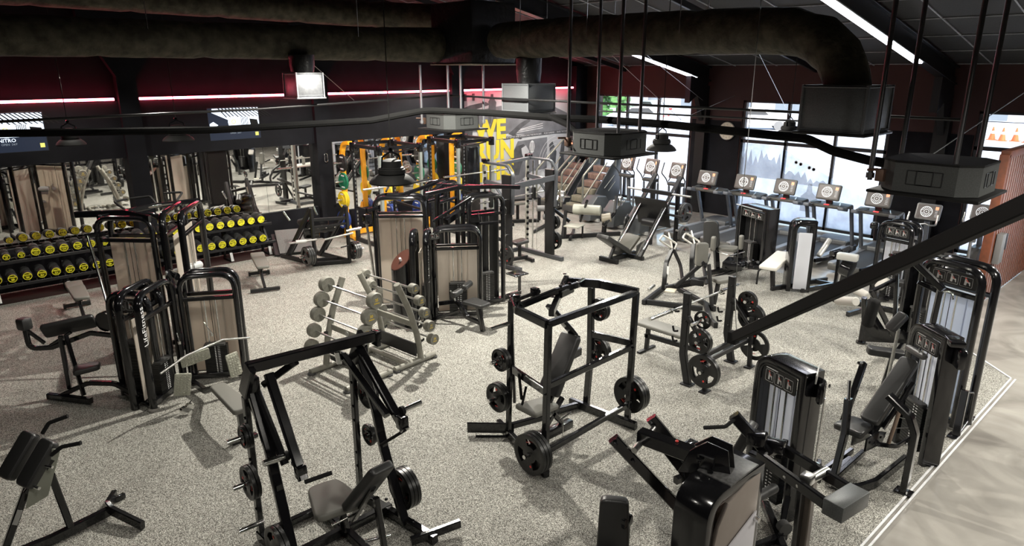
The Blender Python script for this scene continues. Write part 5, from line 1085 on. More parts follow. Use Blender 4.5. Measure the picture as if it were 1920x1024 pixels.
k.part('support_post',GLOSS,[('b',(4.9,1.9,.02),(4.86,1.9,1.0),.04,.08)])
k.part('rail_bridge',GLOSS,[('b',(4.84,2.26,1.06),(5.14,2.22,1.05),.05,.07),('b',(4.95,2.24,1.05),(4.80,2.50,1.36),.07,.09),('x',(4.9,2.33,1.18),(.12,.16,.12),.02,.3)])
k.part('hand_grip',RUB,[('t',[(4.80,2.48,1.34),(4.68,2.50,1.30),(4.52,2.60,1.31)],.016,.05)])
k.part('arm_bracket',GLOSS,[('x',(5.02,2.3,1.1),(.1,.3,.1),.015,.2)])
k.part('backrest',VINYL,[('pad',(4.96,2.5,1.0),(.05,-.25,.7),(1,.2,0),.52,.22,.08,.8)])
k.part('seat_link',GLOSS,[('b',(5.0,2.42,.95),(5.0,2.2,.95),.07,.06),('b',(5.15,2.24,.95),(5.5,2.35,.9),.05,.05)])
k.part('knee_roller',DGREY,[('roll',(4.62,2.16,.82),(4.85,2.1,.85),.04)])
k.part('base_frame',GLOSS,[('b',(5.7,2.55,.05),(4.9,1.85,.05),.07,.08),('b',(4.6,2.44,.05),(5.4,2.2,.05),.06,.07),('b',(5.35,2.22,.05),(5.6,2.3,.3),.05,.12)])
k.part('base_pulley',DGREY,[('c',(5.36,2.18,.14),(5.40,2.24,.14),.06)]); 
k.part('side_guard',GLOSS,[('x',(5.3,2.62,.35),(.5,.03,.5),.01,.3)])
# ================================================================ T2: seated machine beside the walkway
t,P,ax,nr=tower('seated_dip_machine','black seated machine with long backrest, its tower holding a placard and a drink shelf, right',(7.96,2.18),(7.65,1.80),1.47,'band',.2,corner='left',shroud=SHROUDW,wh=.62,cat='weight machine')
k=K.__new__(K); k.t=t; k.o=Vector(t.location)
k.part('drink_shelf',DGREY,[('x',(7.72,2.04,1.22),(.08,.3,.07),.03,-.65),('t',[(7.6,1.98,1.27),(7.64,2.0,1.31),(7.7,1.95,1.27)],.006)])
k.part('pulley_housing',GLOSS,[('x',(7.68,1.64,1.3),(.2,.08,.22),.03,.6),('x',(7.66,1.7,1.46),(.2,.14,.06),.01,.6)])
k.part('backrest',VINYL,[('pad',(7.42,2.14,.84),(.72,-.12,.6),(.15,1,0),.86,.20,.08,.95)])
k.part('backrest_frame',GLOSS,[('b',(7.72,2.06,1.0),(7.14,2.16,.40),.05,.08),('b',(7.6,1.98,.92),(7.2,2.08,.5),.04,.05)])
k.part('seat',VINYL,[('pad',(7.04,2.3,.49),(1,-.1,.0),(.1,1,0),.34,.32,.07,.75)])
k.part('seat_plate',GLOSS,[('s',[(-.2,-.08),(.15,-.12),(.22,0),(.05,.06),(-.2,.06)],(7.12,2.12,.4),(1,-.1,0),(0,0,1),.02),('s',[(-.2,-.08),(.15,-.12),(.22,0),(.05,.06),(-.2,.06)],(7.14,2.26,.4),(1,-.1,0),(0,0,1),.02)]+[('o',(7.02+i*.1,2.09,.38-.03*(i%2)),(0,-1,0),.014) for i in range(4)])
k.part('press_arm',GLOSS,[('p',[(6.62,2.28,.12),(6.78,2.3,.5),(6.82,2.33,.88)],.06,.09,.12,(1,0,0))]); k.part('press_arm',GLOSS,[('b',(7.2,2.48,.38),(7.62,2.5,.98),.06,.08,(1,0,0))])
k.part('press_grip',CHROME,[('c',(6.82,2.33,.88),(6.86,2.36,1.06),.018)]); k.part('press_grip',CHROME,[('c',(7.62,2.5,.98),(7.52,2.52,1.0),.018)])
k.part('gas_strut',mat('bronze_strut',(.3,.22,.17),.35,.5,bump=(60,.02)),[('c',(7.26,2.02,.32),(7.36,2.0,.66),.02)])
k.part('tension_cable',STEEL,[('c',(7.36,2.0,.6),(7.62,1.9,.5),.003),('c',(7.34,2.0,.48),(7.62,1.9,.42),.003)])
k.part('base_rail',GLOSS,[('b',(7.36,2.28,.06),(6.60,2.28,.06),.05,.07),('b',(7.3,2.38,.06),(6.6,2.42,.06),.05,.07),('x',(6.85,2.34,.06),(.6,.10,.02))])
k.part('curved_base',GLOSS,[('p',[(6.52,2.26,.06),(6.56,2.06,.06),(6.85,1.96,.06),(7.55,1.92,.06)],.05,.1,.25)])
k.part('side_hoop',GLOSS,[('p',[(6.98,2.02,.98),(7.0,1.8,.82),(7.0,1.73,.66),(6.98,1.73,.02)],.06,.10,.12,(1,0,0)),('x',(6.98,1.73,.012),(.12,.16,.02),.003)])
k.part('foot_lever',CHROME,[('x',(6.5,2.45,.16),(.24,.06,.02),.004)]); k.part('foot_lever_bar',GLOSS,[('b',(6.4,2.35,.1),(6.75,2.5,.1),.05,.06)])
k.part('arc_brace',GLOSS,[('p',[(7.2,2.1,.3),(7.3,1.95,.3),(7.62,1.9,.32)],.03,.05,.1)])
# ================================================================ tall cable tower on the edge of the rubber floor
t,P,ax,nr=tower('cable_column','tall black cable tower with white panel and red-figure placard at the floor edge, right',(9.02,2.46),(8.80,1.80),1.94,'tube',.26,shroud=trans('white_blue_panel',(.78,.83,.92),(.7,.75,.85)),wh=.78,cat='weight machine',tube=.055,placs=3)
k=K.__new__(K); k.t=t; k.o=Vector(t.location)
k.part('side_foot',GLOSS,[('p',[(8.72,1.74,.55),(8.62,1.72,.02)],.06,.08,0,(0,1,0)),('t',[(8.80,1.72,.5),(8.95,1.7,.46),(8.98,1.7,.08),(8.7,1.7,.04)],.012,.05),('x',(8.6,1.74,.01),(.16,.1,.02),.003)])
k.part('diagonal_arm',GLOSS,[('b',(8.66,2.4,1.72),(8.75,2.15,1.62),.05,.05),('b',(8.7,2.5,1.95),(8.62,2.12,1.7),.06,.07),('b',(8.62,2.2,.1),(8.66,2.16,1.7),.05,.06)])
k.part('cable_hook',CHROME,[('t',[(8.62,2.12,1.68),(8.6,2.02,1.7),(8.58,2.0,1.62)],.01,.03)])
k.part('dumbbell_hook',GLOSS,[('b',(9.15,1.7,.02),(9.15,1.85,.3),.04,.05),('x',(9.15,1.72,.015),(.25,.06,.03),.005),('b',(9.4,1.9,.02),(9.3,2.1,.3),.04,.05)])
# ================================================================ T3: black stack tower with round cams, press seat
t,P,ax,nr=tower('rotary_machine','black machine with round cams and a ribbed foot roller, beside the tall cable tower',(11.3,3.30),(10.95,2.72),1.42,'band',.34,corner='both',shroud=SATIN,wh=.62,cat='weight machine',plac=False)
k=K.__new__(K); k.t=t; k.o=Vector(t.location)
for i,(x,y,z,r) in enumerate(((10.9,3.2,1.46,.22),(10.7,3.0,1.5,.16),(11.1,3.0,1.48,.2),(10.75,3.3,1.45,.12))): k.part('cam_wheel',GLOSS if i%2 else DGREY,[('c',(x,y,z),(x+.01,y,z+.03),r),('c',(x,y,z+.02),(x,y,z+.06),.03),('o',(x+r*.6,y,z+.03),(0,0,1),.015),('o',(x-r*.5,y+.05,z+.03),(0,0,1),.015)])
k.part('cam_arm',GLOSS,[('b',(10.55,3.25,1.45),(10.9,3.0,1.62),.07,.09),('b',(10.9,3.1,1.55),(11.2,2.85,1.5),.06,.12),('b',(10.6,2.9,1.5),(10.1,2.62,1.52),.03,.03)])
k.part('head_pad',VBEIGE,[('pad',(11.6,3.5,1.15),(.4,-.4,.75),(-.6,-.6,.1),.3,.2,.07)]); k.part('head_pad',VBEIGE,[('pad',(11.3,3.62,.86),(.4,-.4,.75),(-.6,-.6,.1),.22,.2,.07)])
k.part('head_pad_post',GLOSS,[('b',(11.5,3.5,1.0),(11.5,3.4,.1),.05,.06)])
k.part('front_post',GLOSS,[('p',[(10.75,3.62,.02),(10.7,3.6,.4),(10.55,3.6,.8)],.06,.07,.1,(0,1,0)),('c',(10.75,3.62,0),(10.75,3.62,.03),.07)])
k.part('gusset_plate',GLOSS,[('s',[(0,0),(.9,0),(.9,.12),(.55,.2),(.3,.22),(.1,.5),(0,.55)],(10.72,3.6,.05),(.5,-.6,0),(0,0,1),.03,.004),('o',(10.78,3.5,.15),(-.7,-.7,0),.02)])
k.part('swing_link',GLOSS,[('b',(10.35,3.45,.98),(10.78,3.2,.25),.05,.07),('b',(10.35,3.45,.98),(10.95,3.35,1.05),.05,.05)])
k.part('foot_roller',RUB,[('pad',(10.15,3.34,.72),(.1,-.1,1),(-.6,-.8,0),.44,.15,.14,1,.06,.05)])
k.part('thigh_roller',VBEIGE,[('roll',(10.35,3.9,.72),(10.1,3.55,.85),.07)])
k.part('knee_cushion',VINYL,[('pad',(9.35,2.82,.5),(.4,-.6,-.05),(.7,.5,0),.46,.17,.10)]); k.part('knee_cushion_arm',GLOSS,[('b',(9.42,2.75,.42),(10.6,3.0,.2),.05,.07),('b',(9.4,2.8,.02),(9.42,2.76,.42),.05,.06)])
k.part('upright_cushion',VINYL,[('pad',(8.9,2.62,1.1),(.4,-.3,.6),(.3,.8,0),.28,.14,.08)]); k.part('cushion_stem',STEEL,[('c',(8.95,2.6,1.0),(9.0,2.65,.1),.02)])
# ================================================================ T4: seated leg machine under the beam
t,P,ax,nr=tower('leg_extension_machine','white-panelled weight tower with a long black leg cushion, just above the slanting beam',(13.25,4.42),(13.15,3.86),1.46,'tube',.28,shroud=trans('bright_white_panel',(.82,.83,.87),(.75,.76,.8)),wh=.6,cat='weight machine',tube=.05)
k=K.__new__(K); k.t=t; k.o=Vector(t.location)
k.part('pulley_housing',GLOSS,[('x',(13.2,4.52,1.36),(.16,.12,.12),.03)])
k.part('front_post',GLOSS,[('p',[(12.5,4.72,.02),(12.48,4.66,.5),(12.4,4.6,.8)],.07,.09,.1,(0,1,0)),('x',(12.5,4.7,.03),(.2,.16,.05),.02)])
k.part('chest_pad',SILVER,[('x',(12.1,4.5,.97),(.14,.34,.12),.02,.15)]); k.part('cam_housing',GLOSS,[('c',(12.25,4.45,.72),(12.25,4.62,.76),.16),('b',(12.2,4.3,.75),(12.6,4.1,.8),.05,.06)])
k.part('long_cushion',VINYL,[('pad',(12.25,3.95,.62),(.2,-.8,.05),(1,.25,0),.74,.28,.09,.8)]); k.part('cushion_post',GLOSS,[('b',(12.3,4.05,.55),(12.4,4.05,.04),.1,.12)])
k.part('ankle_roller',VBEIGE,[('roll',(11.9,4.35,.52),(11.75,3.95,.46),.07)]); k.part('roller_arm',GLOSS,[('b',(11.95,4.4,.52),(12.2,4.2,.5),.04,.05)])
k.part('base_frame',GLOSS,[('b',(12.5,4.7,.05),(12.6,3.6,.05),.07,.08),('b',(12.5,4.4,.05),(13.2,4.1,.05),.07,.08),('b',(11.8,4.25,.05),(12.5,4.1,.05),.07,.08),('x',(12.9,3.55,.05),(.9,.4,.06),.01)])
# ================================================================ T5: leg curl seen from its panel side
t,P,ax,nr=tower('leg_curl_machine','narrow weight tower with white panel and cream bench in front of the treadmills',(12.42,5.62),(12.62,5.34),1.36,'band',.42,corner='left',shroud=mat('bright_white_panel'),wh=.4,cat='weight machine',plac=False,rods=False)
k=K.__new__(K); k.t=t; k.o=Vector(t.location)
k.part('front_panel',MT['bright_white_panel'],[('s',rrect(.24,1.1,.01),(12.5,5.45,.62),(.58,-.81,0),(0,0,1),.02,.003)])
k.part('bench_pad',mat('cream_vinyl',(.62,.6,.55),.5,bump=(90,.05)),[('pad',(12.6,6.0,.5),(1,.16,.08),(-.1,1,0),1.05,.34,.08)])
k.part('bench_legs',SATIN,[('b',(12.35,5.9,.04),(12.35,5.95,.45),.06,.08),('b',(13.1,5.95,.04),(13.1,6.0,.45),.06,.08),('b',(12.2,5.85,.05),(13.6,5.4,.05),.06,.08)])
k.part('curl_grip',RUB,[('t',[(12.15,6.05,.44),(12.0,6.05,.4),(11.98,6.05,.14)],.018,.04),('t',[(12.2,5.82,.44),(12.08,5.78,.4),(12.08,5.75,.14)],.018,.04)])
k.part('leg_lever',GLOSS,[('b',(13.3,5.1,.04),(13.3,5.1,.62),.06,.07),('b',(12.8,5.35,.6),(13.35,5.1,.62),.05,.07),('c',(13.2,5.2,.66),(13.35,5.1,.7),.09)]); k.part('leg_roller',SILVER,[('roll',(12.95,5.35,.66),(13.25,5.3,.95),.05)])
k.part('base_frame',GLOSS,[('b',(12.5,5.4,.05),(13.5,5.1,.05),.06,.08),('b',(13.3,5.5,.05),(13.35,4.95,.05),.06,.08)])
# ================================================================ T6: abductor machine with black tower
t,P,ax,nr=tower('hip_machine','black weight tower with seat and knee pads standing before the left treadmills',(13.72,7.52),(13.42,6.74),1.28,'band',.34,corner='none' if False else 'left',shroud=SATIN,wh=.5,cat='weight machine',placs=3)
k=K.__new__(K); k.t=t; k.o=Vector(t.location)
k.part('cap_trim',STEEL,[('b',(13.56,7.5,1.29),(13.26,6.74,1.29),.02,.02)])
k.part('backrest',VINYL,[('pad',(12.3,7.3,.86),(-.08,.06,1),(.3,-1,0),.58,.34,.10,.85,.1)]); k.part('backrest_rear',VGREY,[('pad',(12.5,7.42,.8),(-.08,.06,1),(.3,-1,0),.4,.26,.08,.85,.09)])
k.part('seat',VGREY,[('pad',(12.6,7.05,.55),(.3,-1,0),(1,.3,0),.38,.36,.08,.85,.09)])
k.part('knee_pad',VGREY,[('pad',(12.4,6.68,.78),(0,0,1),(1,.2,0),.3,.12,.08)]); k.part('knee_pad',VGREY,[('pad',(11.9,7.0,.78),(0,0,1),(1,.2,0),.3,.12,.08)])
k.part('seat_rail',CHROME,[('t',[(12.45,7.3,.48),(12.35,6.85,.48),(12.7,6.75,.52)],.014,.05)])
k.part('mechanism',GLOSS,[('b',(12.5,7.2,.04),(12.4,7.25,.7),.08,.1),('x',(12.45,6.8,.3),(.5,.4,.16),.03,.3),('b',(12.1,7.2,.08),(13.5,6.9,.08),.08,.09),('c',(12.3,6.7,.25),(12.3,6.7,.5),.03),('c',(12.6,6.65,.25),(12.6,6.65,.45),.03),('x',(12.75,6.5,.25),(.3,.25,.06),.01,.3),('b',(11.7,6.95,.06),(12.6,6.7,.2),.05,.07)])
k.part('bolt_head',CHROME,[('o',(12.2+i*.09,6.62-.02*i,.4),(0,-.4,1),.02) for i in range(6)])
# ================================================================ plate-loaded row (middle right)
BK='plates around the row machine'
k=K('plate_loaded_row','black plate-loaded row with silver loop handles on tall curved arms, centre right','plate-loaded machine',(10.6,6.6,0))
k.part('lever_arm',SATIN,[('p',[(10.9,7.28,.78),(10.62,7.2,.6),(10.48,7.12,.3),(10.5,7.14,.1)],.06,.08,.2,(0,1,0)),('p',[(10.92,7.26,.78),(10.95,7.1,.5),(10.7,6.85,.2)],.045,.06,.2,(0,1,0))])
k.part('lever_arm',SATIN,[('p',[(11.35,7.1,.84),(11.1,6.95,.6),(11.0,6.85,.15)],.06,.09,.2,(0,1,0)),('p',[(11.4,7.05,.82),(11.35,6.85,.5),(11.1,6.6,.2)],.045,.06,.2,(0,1,0))])
HM=mat('silver_handle',(.55,.53,.48),.35,.6,bump=(60,.02))
for x,y in ((10.9,7.28),(11.38,7.08)):
    k.part('loop_handle',HM,[('t',[(x,y,.8),(x-.12,y+.22,.95),(x+.1,y+.3,1.0),(x+.18,y+.02,.86),(x+.02,y-.04,.78)],.02,.05)])
    k.part('lever_extension',HM,[('b',(x,y,.8),(x+.3,y+.3,1.0),.03,.05)])
k.part('base_frame',SATIN,[('b',(9.72,7.02,.05),(10.9,7.35,.05),.07,.09),('b',(9.8,7.0,.05),(10.2,6.1,.05),.06,.09),('b',(10.95,7.2,.05),(10.35,5.95,.05),.06,.09),('b',(10.45,6.2,.06),(9.75,5.66,.06),.07,.09),('b',(9.95,5.9,.05),(9.65,5.5,.05),.07,.1)])
k.part('seat',VGREY,[('pad',(10.72,6.05,.5),(1,-.3,0),(.3,1,0),.42,.28,.07,.85)]); k.part('seat_post',SATIN,[('b',(10.6,6.12,.04),(10.66,6.1,.46),.06,.07),('b',(10.35,6.0,.02),(10.45,6.2,.8),.05,.07)])
k.part('chest_pad',VGREY,[('pad',(10.55,6.42,.92),(.05,.05,1),(.8,-.6,0),.42,.22,.11)]); k.part('chest_pad_bar',SATIN,[('b',(10.55,6.35,.8),(10.3,6.75,.3),.06,.07),('b',(10.5,6.3,.72),(10.85,6.45,.86),.05,.05)])
k.part('linkage',SATIN,[('b',(10.2,6.9,.25),(10.7,6.5,.35),.07,.09),('b',(10.4,6.7,.35),(10.6,6.3,.5),.05,.06),('x',(10.55,6.45,.4),(.18,.24,.12),.02,.4)]+[('o',(10.3+.07*i,6.7-.06*i,.44),(0,-.3,1),.018) for i in range(5)])
k.part('foot_plate',mat('pale_foot_plate',(.5,.46,.36),.5,bump=(40,.2)),[('x',(10.15,6.75,.25),(.22,.18,.02),.004,.4)]); k.part('handle',STEEL,[('c',(9.9,7.05,.24),(10.15,7.12,.26),.03)])
k.part('name_strip',WHITE,[('x',(10.52,7.085,.48),(.005,.05,.16))])
# wire hanging from the beam region handled by the beam; loose plates on the row
stack((10.2,5.55,.28),(1,-.1,0),[(.24,.03)],'on the floor peg behind the row machine seat',BK)
k.part('floor_peg',CHROME,[('c',(10.15,5.56,.28),(10.3,5.54,.28),.02),('b',(10.2,5.56,.02),(10.2,5.56,.28),.03)])
# ================================================================ TREADMILLS
LOGO=mat('console_print',(.75,.77,.78),.5,emit=(.8,.85,.9),estr=.35); SCR=mat('console_screen',(.03,.025,.022),.35,emit=(.16,.13,.12),estr=.5)
ORS=mat('orange_screen_patch',(.6,.2,.08),.4,emit=(1,.42,.25),estr=1.0); REDL=mat('red_light',(.6,.02,.02),.4,emit=(1,.08,.08),estr=1.5)
CG=mat('console_grey_shell',(.075,.072,.066),.42,bump=(60,.03)); SIL=mat('treadmill_side_rail',(.3,.31,.33),.4,.4,bump=(50,.02))
def console(t,c,w_,h_,lean,frm=CG,name='console'):
    """screen facing local -x, leaning back"""
    c=Vector(c); ay=Vector((math.sin(lean),0,math.cos(lean))); ax=Vector((0,-1,0)); n=ax.cross(ay)   # ax x ay points to -x
    b=B(); b.slab(rrect(w_,h_,.035,4),c-n*.06,ax,ay,.055,.012); o=b.build(name,frm,t)
    b=B(); q=lambda x,y,k=0: c+ax*x+ay*y+n*(.0+k*.0012)
    b.use(0).poly([q(*p) for p in rrect(w_*.88,h_*.8,.015,3)])
    r=h_*.33; N=28
    P=[(-w_*.06+r*math.cos(2*PI*i/N),r*math.sin(2*PI*i/N)) for i in range(N)]; Q=[(-w_*.06+r*.86*math.cos(2*PI*i/N),r*.86*math.sin(2*PI*i/N)) for i in range(N)]; 
    b.use(1).add([q(x,y,1) for x,y in P]+[q(x,y,1) for x,y in Q],[(i,(i+1)%N,N+(i+1)%N,N+i) for i in range(N)])
    for i in range(16):
        if i%8==0: continue
        a=2*PI*i/16; b.add([q(-w_*.06+rr*math.cos(a+da),rr*math.sin(a+da),2) for rr,da in ((r*.58,-.1),(r*.78,-.1),(r*.78,.1),(r*.58,.1))],[(0,1,2,3)])
    P=[(-w_*.06+r*.46*math.cos(2*PI*i/N),r*.46*math.sin(2*PI*i/N)) for i in range(N)]; Q=[(-w_*.06+r*.36*math.cos(2*PI*i/N),r*.36*math.sin(2*PI*i/N)) for i in range(N)]
    b.add([q(x,y,1) for x,y in P]+[q(x,y,1) for x,y in Q],[(i,(i+1)%N,N+(i+1)%N,N+i) for i in range(N)])
    b.poly([q(-w_*.06+x*r,y*r,3) for x,y in ((-.16,-.05),(.02,-.05),(-.1,-.28),(.16,.06),(-.02,.06),(.1,.28))])
    b.use(2).poly([q(x,y,1) for x,y in ((w_*.27,h_*.16),(w_*.4,h_*.16),(w_*.4,h_*.34),(w_*.27,h_*.34))])
    b.use(1)
    for i in range(5): y=h_*(.1-.09*i); b.poly([q(x,yy,1) for x,yy in ((w_*.28,y),(w_*.38,y),(w_*.38,y+.006),(w_*.28,y+.006))])
    b.build('screen',[SCR,LOGO,ORS],o,flat=True); return o
def treadmill(x,y,label):
    t=thing('treadmill',label,'treadmill',(x,y,0),0,'treadmills facing the second window')
    b=B(); b.slab([(-1.05,-.29),(.75,-.29),(.75,.29),(-1.05,.29)],(0,0,.16),(1,0,0),(0,1,0),.02,.004); b.build('belt',mat('treadmill_belt',(.045,.047,.05),.6,bump=(80,.06)),t)
    for s in (-1,1): b=B(); b.slab(rrect(2.05,.13,.03),(-.1,s*.35,.08),(1,0,0),(0,1,0),.12,.015); b.build('side_rail',SIL,t)
    b=B(); b.slab(rrect(.14,.80,.04),(-1.1,0,.04),(1,0,0),(0,1,0),.14,.03); b.build('rear_cover',CG,t)
    b=B(); b.slab([(-.35,-.36),(.3,-.40),(.42,-.3),(.42,.3),(.3,.40),(-.35,.36),(-.22,.28),(-.22,-.28)],(.82,0,.06),(1,0,0),(0,1,0),.22,.05); b.build('motor_hood',mat('treadmill_hood',(.10,.105,.11),.4,bump=(50,.02)),t)
    for s in (-1,1): b=B(); b.bar((.72,s*.43,.05),(.30,s*.43,1.16),.06,.09,(1,0,0)); b.box((.72,s*.43,.1),(.22,.1,.18),.02); b.build('upright',mat('blue_grey_upright',(.13,.14,.16),.35,.5,bump=(60,.02)),t)
    b=B(); b.slab([(-.02,-.44),(.28,-.45),(.32,-.2),(.3,.2),(.28,.45),(-.02,.44),(-.05,.2),(-.05,-.2)],(.05,0,1.10),(1,0,.1),(0,1,0),.07,.02); b.build('dash',CG,t)
    for s in (-1,1):
        b=B(); b.slab(rrect(.30,.14,.03),(-.05,s*.385,1.09),(1,0,-.2),(0,1,0),.08,.02); b.build('cup_tray',mat('tray_blue_grey',(.11,.12,.14),.45,bump=(50,.03)),t)
        b=B(); b.tube([(.2,s*.22,1.2),(-.1,s*.33,1.2)],.017,8,0); b.build('hand_grip',STEEL,t)
    b=B(); b.slab([(-.03,-.05),(.03,-.05),(.03,.05),(-.03,.05)],(-.0,0,1.175),(1,0,0),(0,1,0),.012); b.build('stop_button',REDL,t)
    b=B(); b.bar((.16,0,1.12),(.14,0,1.3),.14,.06); b.build('console_neck',SATIN,t)
    console(t,(.02,0,1.46),.52,.36,.28)
    return t
tl=['treadmill in front of the wall clock pier, leftmost of the five','second treadmill from the left, behind the black hip machine tower','middle treadmill of the five by the large window','fourth treadmill from the left, behind the narrow white-panelled tower','rightmost treadmill, next to the exercise bikes']
for i,(x,y) in enumerate(((15.42,9.42),(15.5,8.42),(15.55,7.42),(15.55,6.40),(15.5,5.32))):
    if i==0: TM=treadmill(x,y,tl[0])
    else: dup(TM,(x,y,0),label=tl[i])
# ================================================================ EXERCISE BIKES
def bike(x,y,label):
    t=thing('exercise_bike',label,'exercise bike',(x,y,0),0,'upright bikes beside the treadmills')
    b=B(); b.bar((-.5,0,.05),(.6,0,.05),.1,.08); b.bar((-.5,-.25,.04),(-.5,.25,.04),.07,.06); b.bar((.6,-.25,.04),(.6,.25,.04),.07,.06); b.build('base',SILVER,t)
    b=B(); b.slab([(-.3,0),(.3,0),(.34,.3),(.2,.5),(-.1,.48),(-.3,.25)],(.15,.1,.1),(1,0,0),(0,0,1),.2,.04); b.build('flywheel_housing',CG,t)
    b=B(); b.tube([(.35,0,.4),(.25,0,1.1)],.05,14,0); b.build('front_post',mat('blue_grey_upright'),t)
    b=B(); b.tube([(-.32,0,.1),(-.36,0,.78)],.03,12,0); b.build('seat_post',STEEL,t)
    b=B(); b.slab([(-.15,-.12),(.02,-.09),(.16,-.025),(.16,.025),(.02,.09),(-.15,.12),(-.17,0)],(-.38,0,.80),(1,0,0),(0,1,0),.06,.025); b.build('saddle',MGREY,t)
    b=B(); b.tube([(-.05,-.26,1.3),(-.12,-.27,1.1),(.1,-.1,1.04),(.16,0,1.06),(.1,.1,1.04),(-.12,.27,1.1),(-.05,.26,1.3)],.018,10,.06); b.build('handlebar',STEEL,t)
    for s in (-1,1): b=B(); b.bar((.15,s*.14,.35),(.15-.14*s,s*.16,.3+.08*s),.02,.03); b.box((.15-.14*s,s*.2,.3+.08*s),(.1,.08,.03),.008); b.build('pedal_crank',DGREY,t)
    console(t,(.2,0,1.3),.46,.34,.3,mat('bike_console_shell',(.16,.16,.155),.35,.3,bump=(60,.02)))
    return t
BKE=bike(15.45,4.38,'exercise bike in front of the black pier with the red notice')
dup(BKE,(16.2,3.58,0),label='exercise bike against the narrow bright window, beside the slatted screen')
# ================================================================ ELLIPTICALS
def elliptical(x,y,label):
    t=thing('elliptical_trainer',label,'elliptical trainer',(x,y,0),0,'elliptical trainers at the first window')
    b=B(); b.bar((-1.5,0,.06),(.3,0,.06),.1,.1); b.bar((.25,-.28,.05),(.25,.28,.05),.08,.08); b.bar((-1.5,-.28,.05),(-1.5,.28,.05),.08,.08); b.build('base',SILVER,t)
    b=B(); b.slab([(-.45,0),(.35,0),(.45,.35),(.25,.62),(-.15,.66),(-.42,.4)],(-1.35,.22,.06),(1,0,0),(0,0,1),.44,.06); b.build('drive_housing',mat('blue_black_housing',(.06,.065,.07),.35,bump=(40,.03)),t)
    for s in (-1,1):
        b=B(); b.bar((-1.3,s*.28,.35),(.05,s*.28,.14),.05,.06); b.slab(rrect(.36,.15,.04),(-.75,s*.28,.28),(1,0,-.15),(0,1,0),.05,.015); b.build('pedal_arm',MGREY,t)
        b=B(); b.tube([(.1,s*.22,.14),(.05,s*.24,1.05)],.03,10,0); b.build('arm_lower',mat('blue_grey_upright'),t)
        b=B(); b.tube([(.05,s*.24,1.05),(-.02,s*.3,1.25),(-.2,s*.33,1.42),(-.12,s*.31,1.7)],.017,10,.08); b.build('moving_handle',DGREY,t)
    b=B(); b.tube([(.2,0,.1),(.1,0,1.15)],.06,14,0); b.build('mast',mat('blue_grey_upright'),t)
    b=B(); b.slab(rrect(.2,.5,.07),(.02,0,1.08),(1,0,0),(0,1,0),.1,.04); b.tube([(-.05,-.2,1.2),(-.12,-.1,1.3),(-.1,-.12,1.4)],.015,8,.04); b.tube([(-.05,.2,1.2),(-.12,.1,1.3),(-.1,.12,1.4)],.015,8,.04); b.build('pivot_cover',DGREY,t)
    console(t,(.02,0,1.5),.44,.44,.3,mat('rose_grey_shell',(.12,.085,.08),.4,bump=(50,.02))); return t
EL=elliptical(16.0,12.42,'elliptical trainer nearest the stair climbers, leftmost of three')
dup(EL,(15.85,11.47,0),label='middle elliptical trainer of the three at the first window'); dup(EL,(15.7,10.52,0),label='elliptical trainer beside the black clock pier, rightmost of three')
# ================================================================ STAIR CLIMBERS
def climber(x,y,label):
    t=thing('stair_climber',label,'stair climber',(x,y,0),0,'stair climbers at the end of the mural')
    for i in range(6):
        b=B(); b.box((-.95+.24*i,0,.28+.2*i-.09),(.26,.6,.18),.01)
        for j in range(7): b.box((-1.085+.24*i,-.24+j*.08,.28+.2*i-.1),(.012,.035,.11))
        b.build('stair_step',mat('step_khaki',(.2,.185,.14),.5,bump=(40,.1)) if i<3 else mat('step_brown',(.2,.13,.11),.5,bump=(40,.1)),t)
    for s in (-1,1):
        b=B(); b.slab([(-.9,0),(.45,0),(.58,.5),(.62,1.15),(.56,1.42),(.42,1.44),(.1,1.2),(-.45,.6)],(0,s*.40+.03,.12),(1,0,0),(0,0,1),.06,.025); b.build('side_shell',mat('dark_steel_shell',(.05,.055,.06),.3,.3,bump=(40,.02)),t)
        b=B(); b.bar((-.2,s*.40-.035,.7),(.25,s*.40-.035,1.05),.004,.03,(0,1,0)); b.bar((.0,s*.4-.035,.6),(.3,s*.4-.035,.85),.004,.02,(0,1,0)); b.build('silver_flash',SILVER,t)
        b=B(); b.tube([(-1.15,s*.42,.15),(-1.15,s*.42,1.15),(.1,s*.42,2.05),(.3,s*.42,1.95),(.3,s*.42,1.3)],.03,10,.12); b.tube([(-1.15,s*.42,.45),(-.1,s*.42,1.45)],.022,10,0); b.build('hand_rail',mat('grey_green_rail',(.2,.2,.17),.35,.4,bump=(40,.02)),t)
    b=B(); b.box((-.1,0,.12),(2.1,.8,.2),.04); b.build('base',DGREY,t)
    b=B(); b.tube([(.15,-.42,1.9),(-.05,-.25,1.95),(-.05,.25,1.95),(.15,.42,1.9)],.02,10,.1); b.build('front_bar',REDK,t)
    b=B(); b.bar((.2,0,1.3),(.25,0,1.8),.12,.08); b.build('mast',SATIN,t)
    b=B(); b.slab(rrect(.5,.36,.05),(.05,0,1.92),(0,-1,0),(.3,0,1),.07,.015); o=b.build('console',SATIN,t); b=B(); b.slab([(-.06,-.05),(.06,-.05),(.03,.05),(-.03,.05)],(-.02,0,1.92),(0,-1,0),(.3,0,1),.004); b.build('orange_display',ORS,o,flat=True); return t
CL=climber(16.0,14.55,'stair climber beside the mural, left of the two'); dup(CL,(16.0,13.5,0),label='stair climber nearer the window, right of the two')
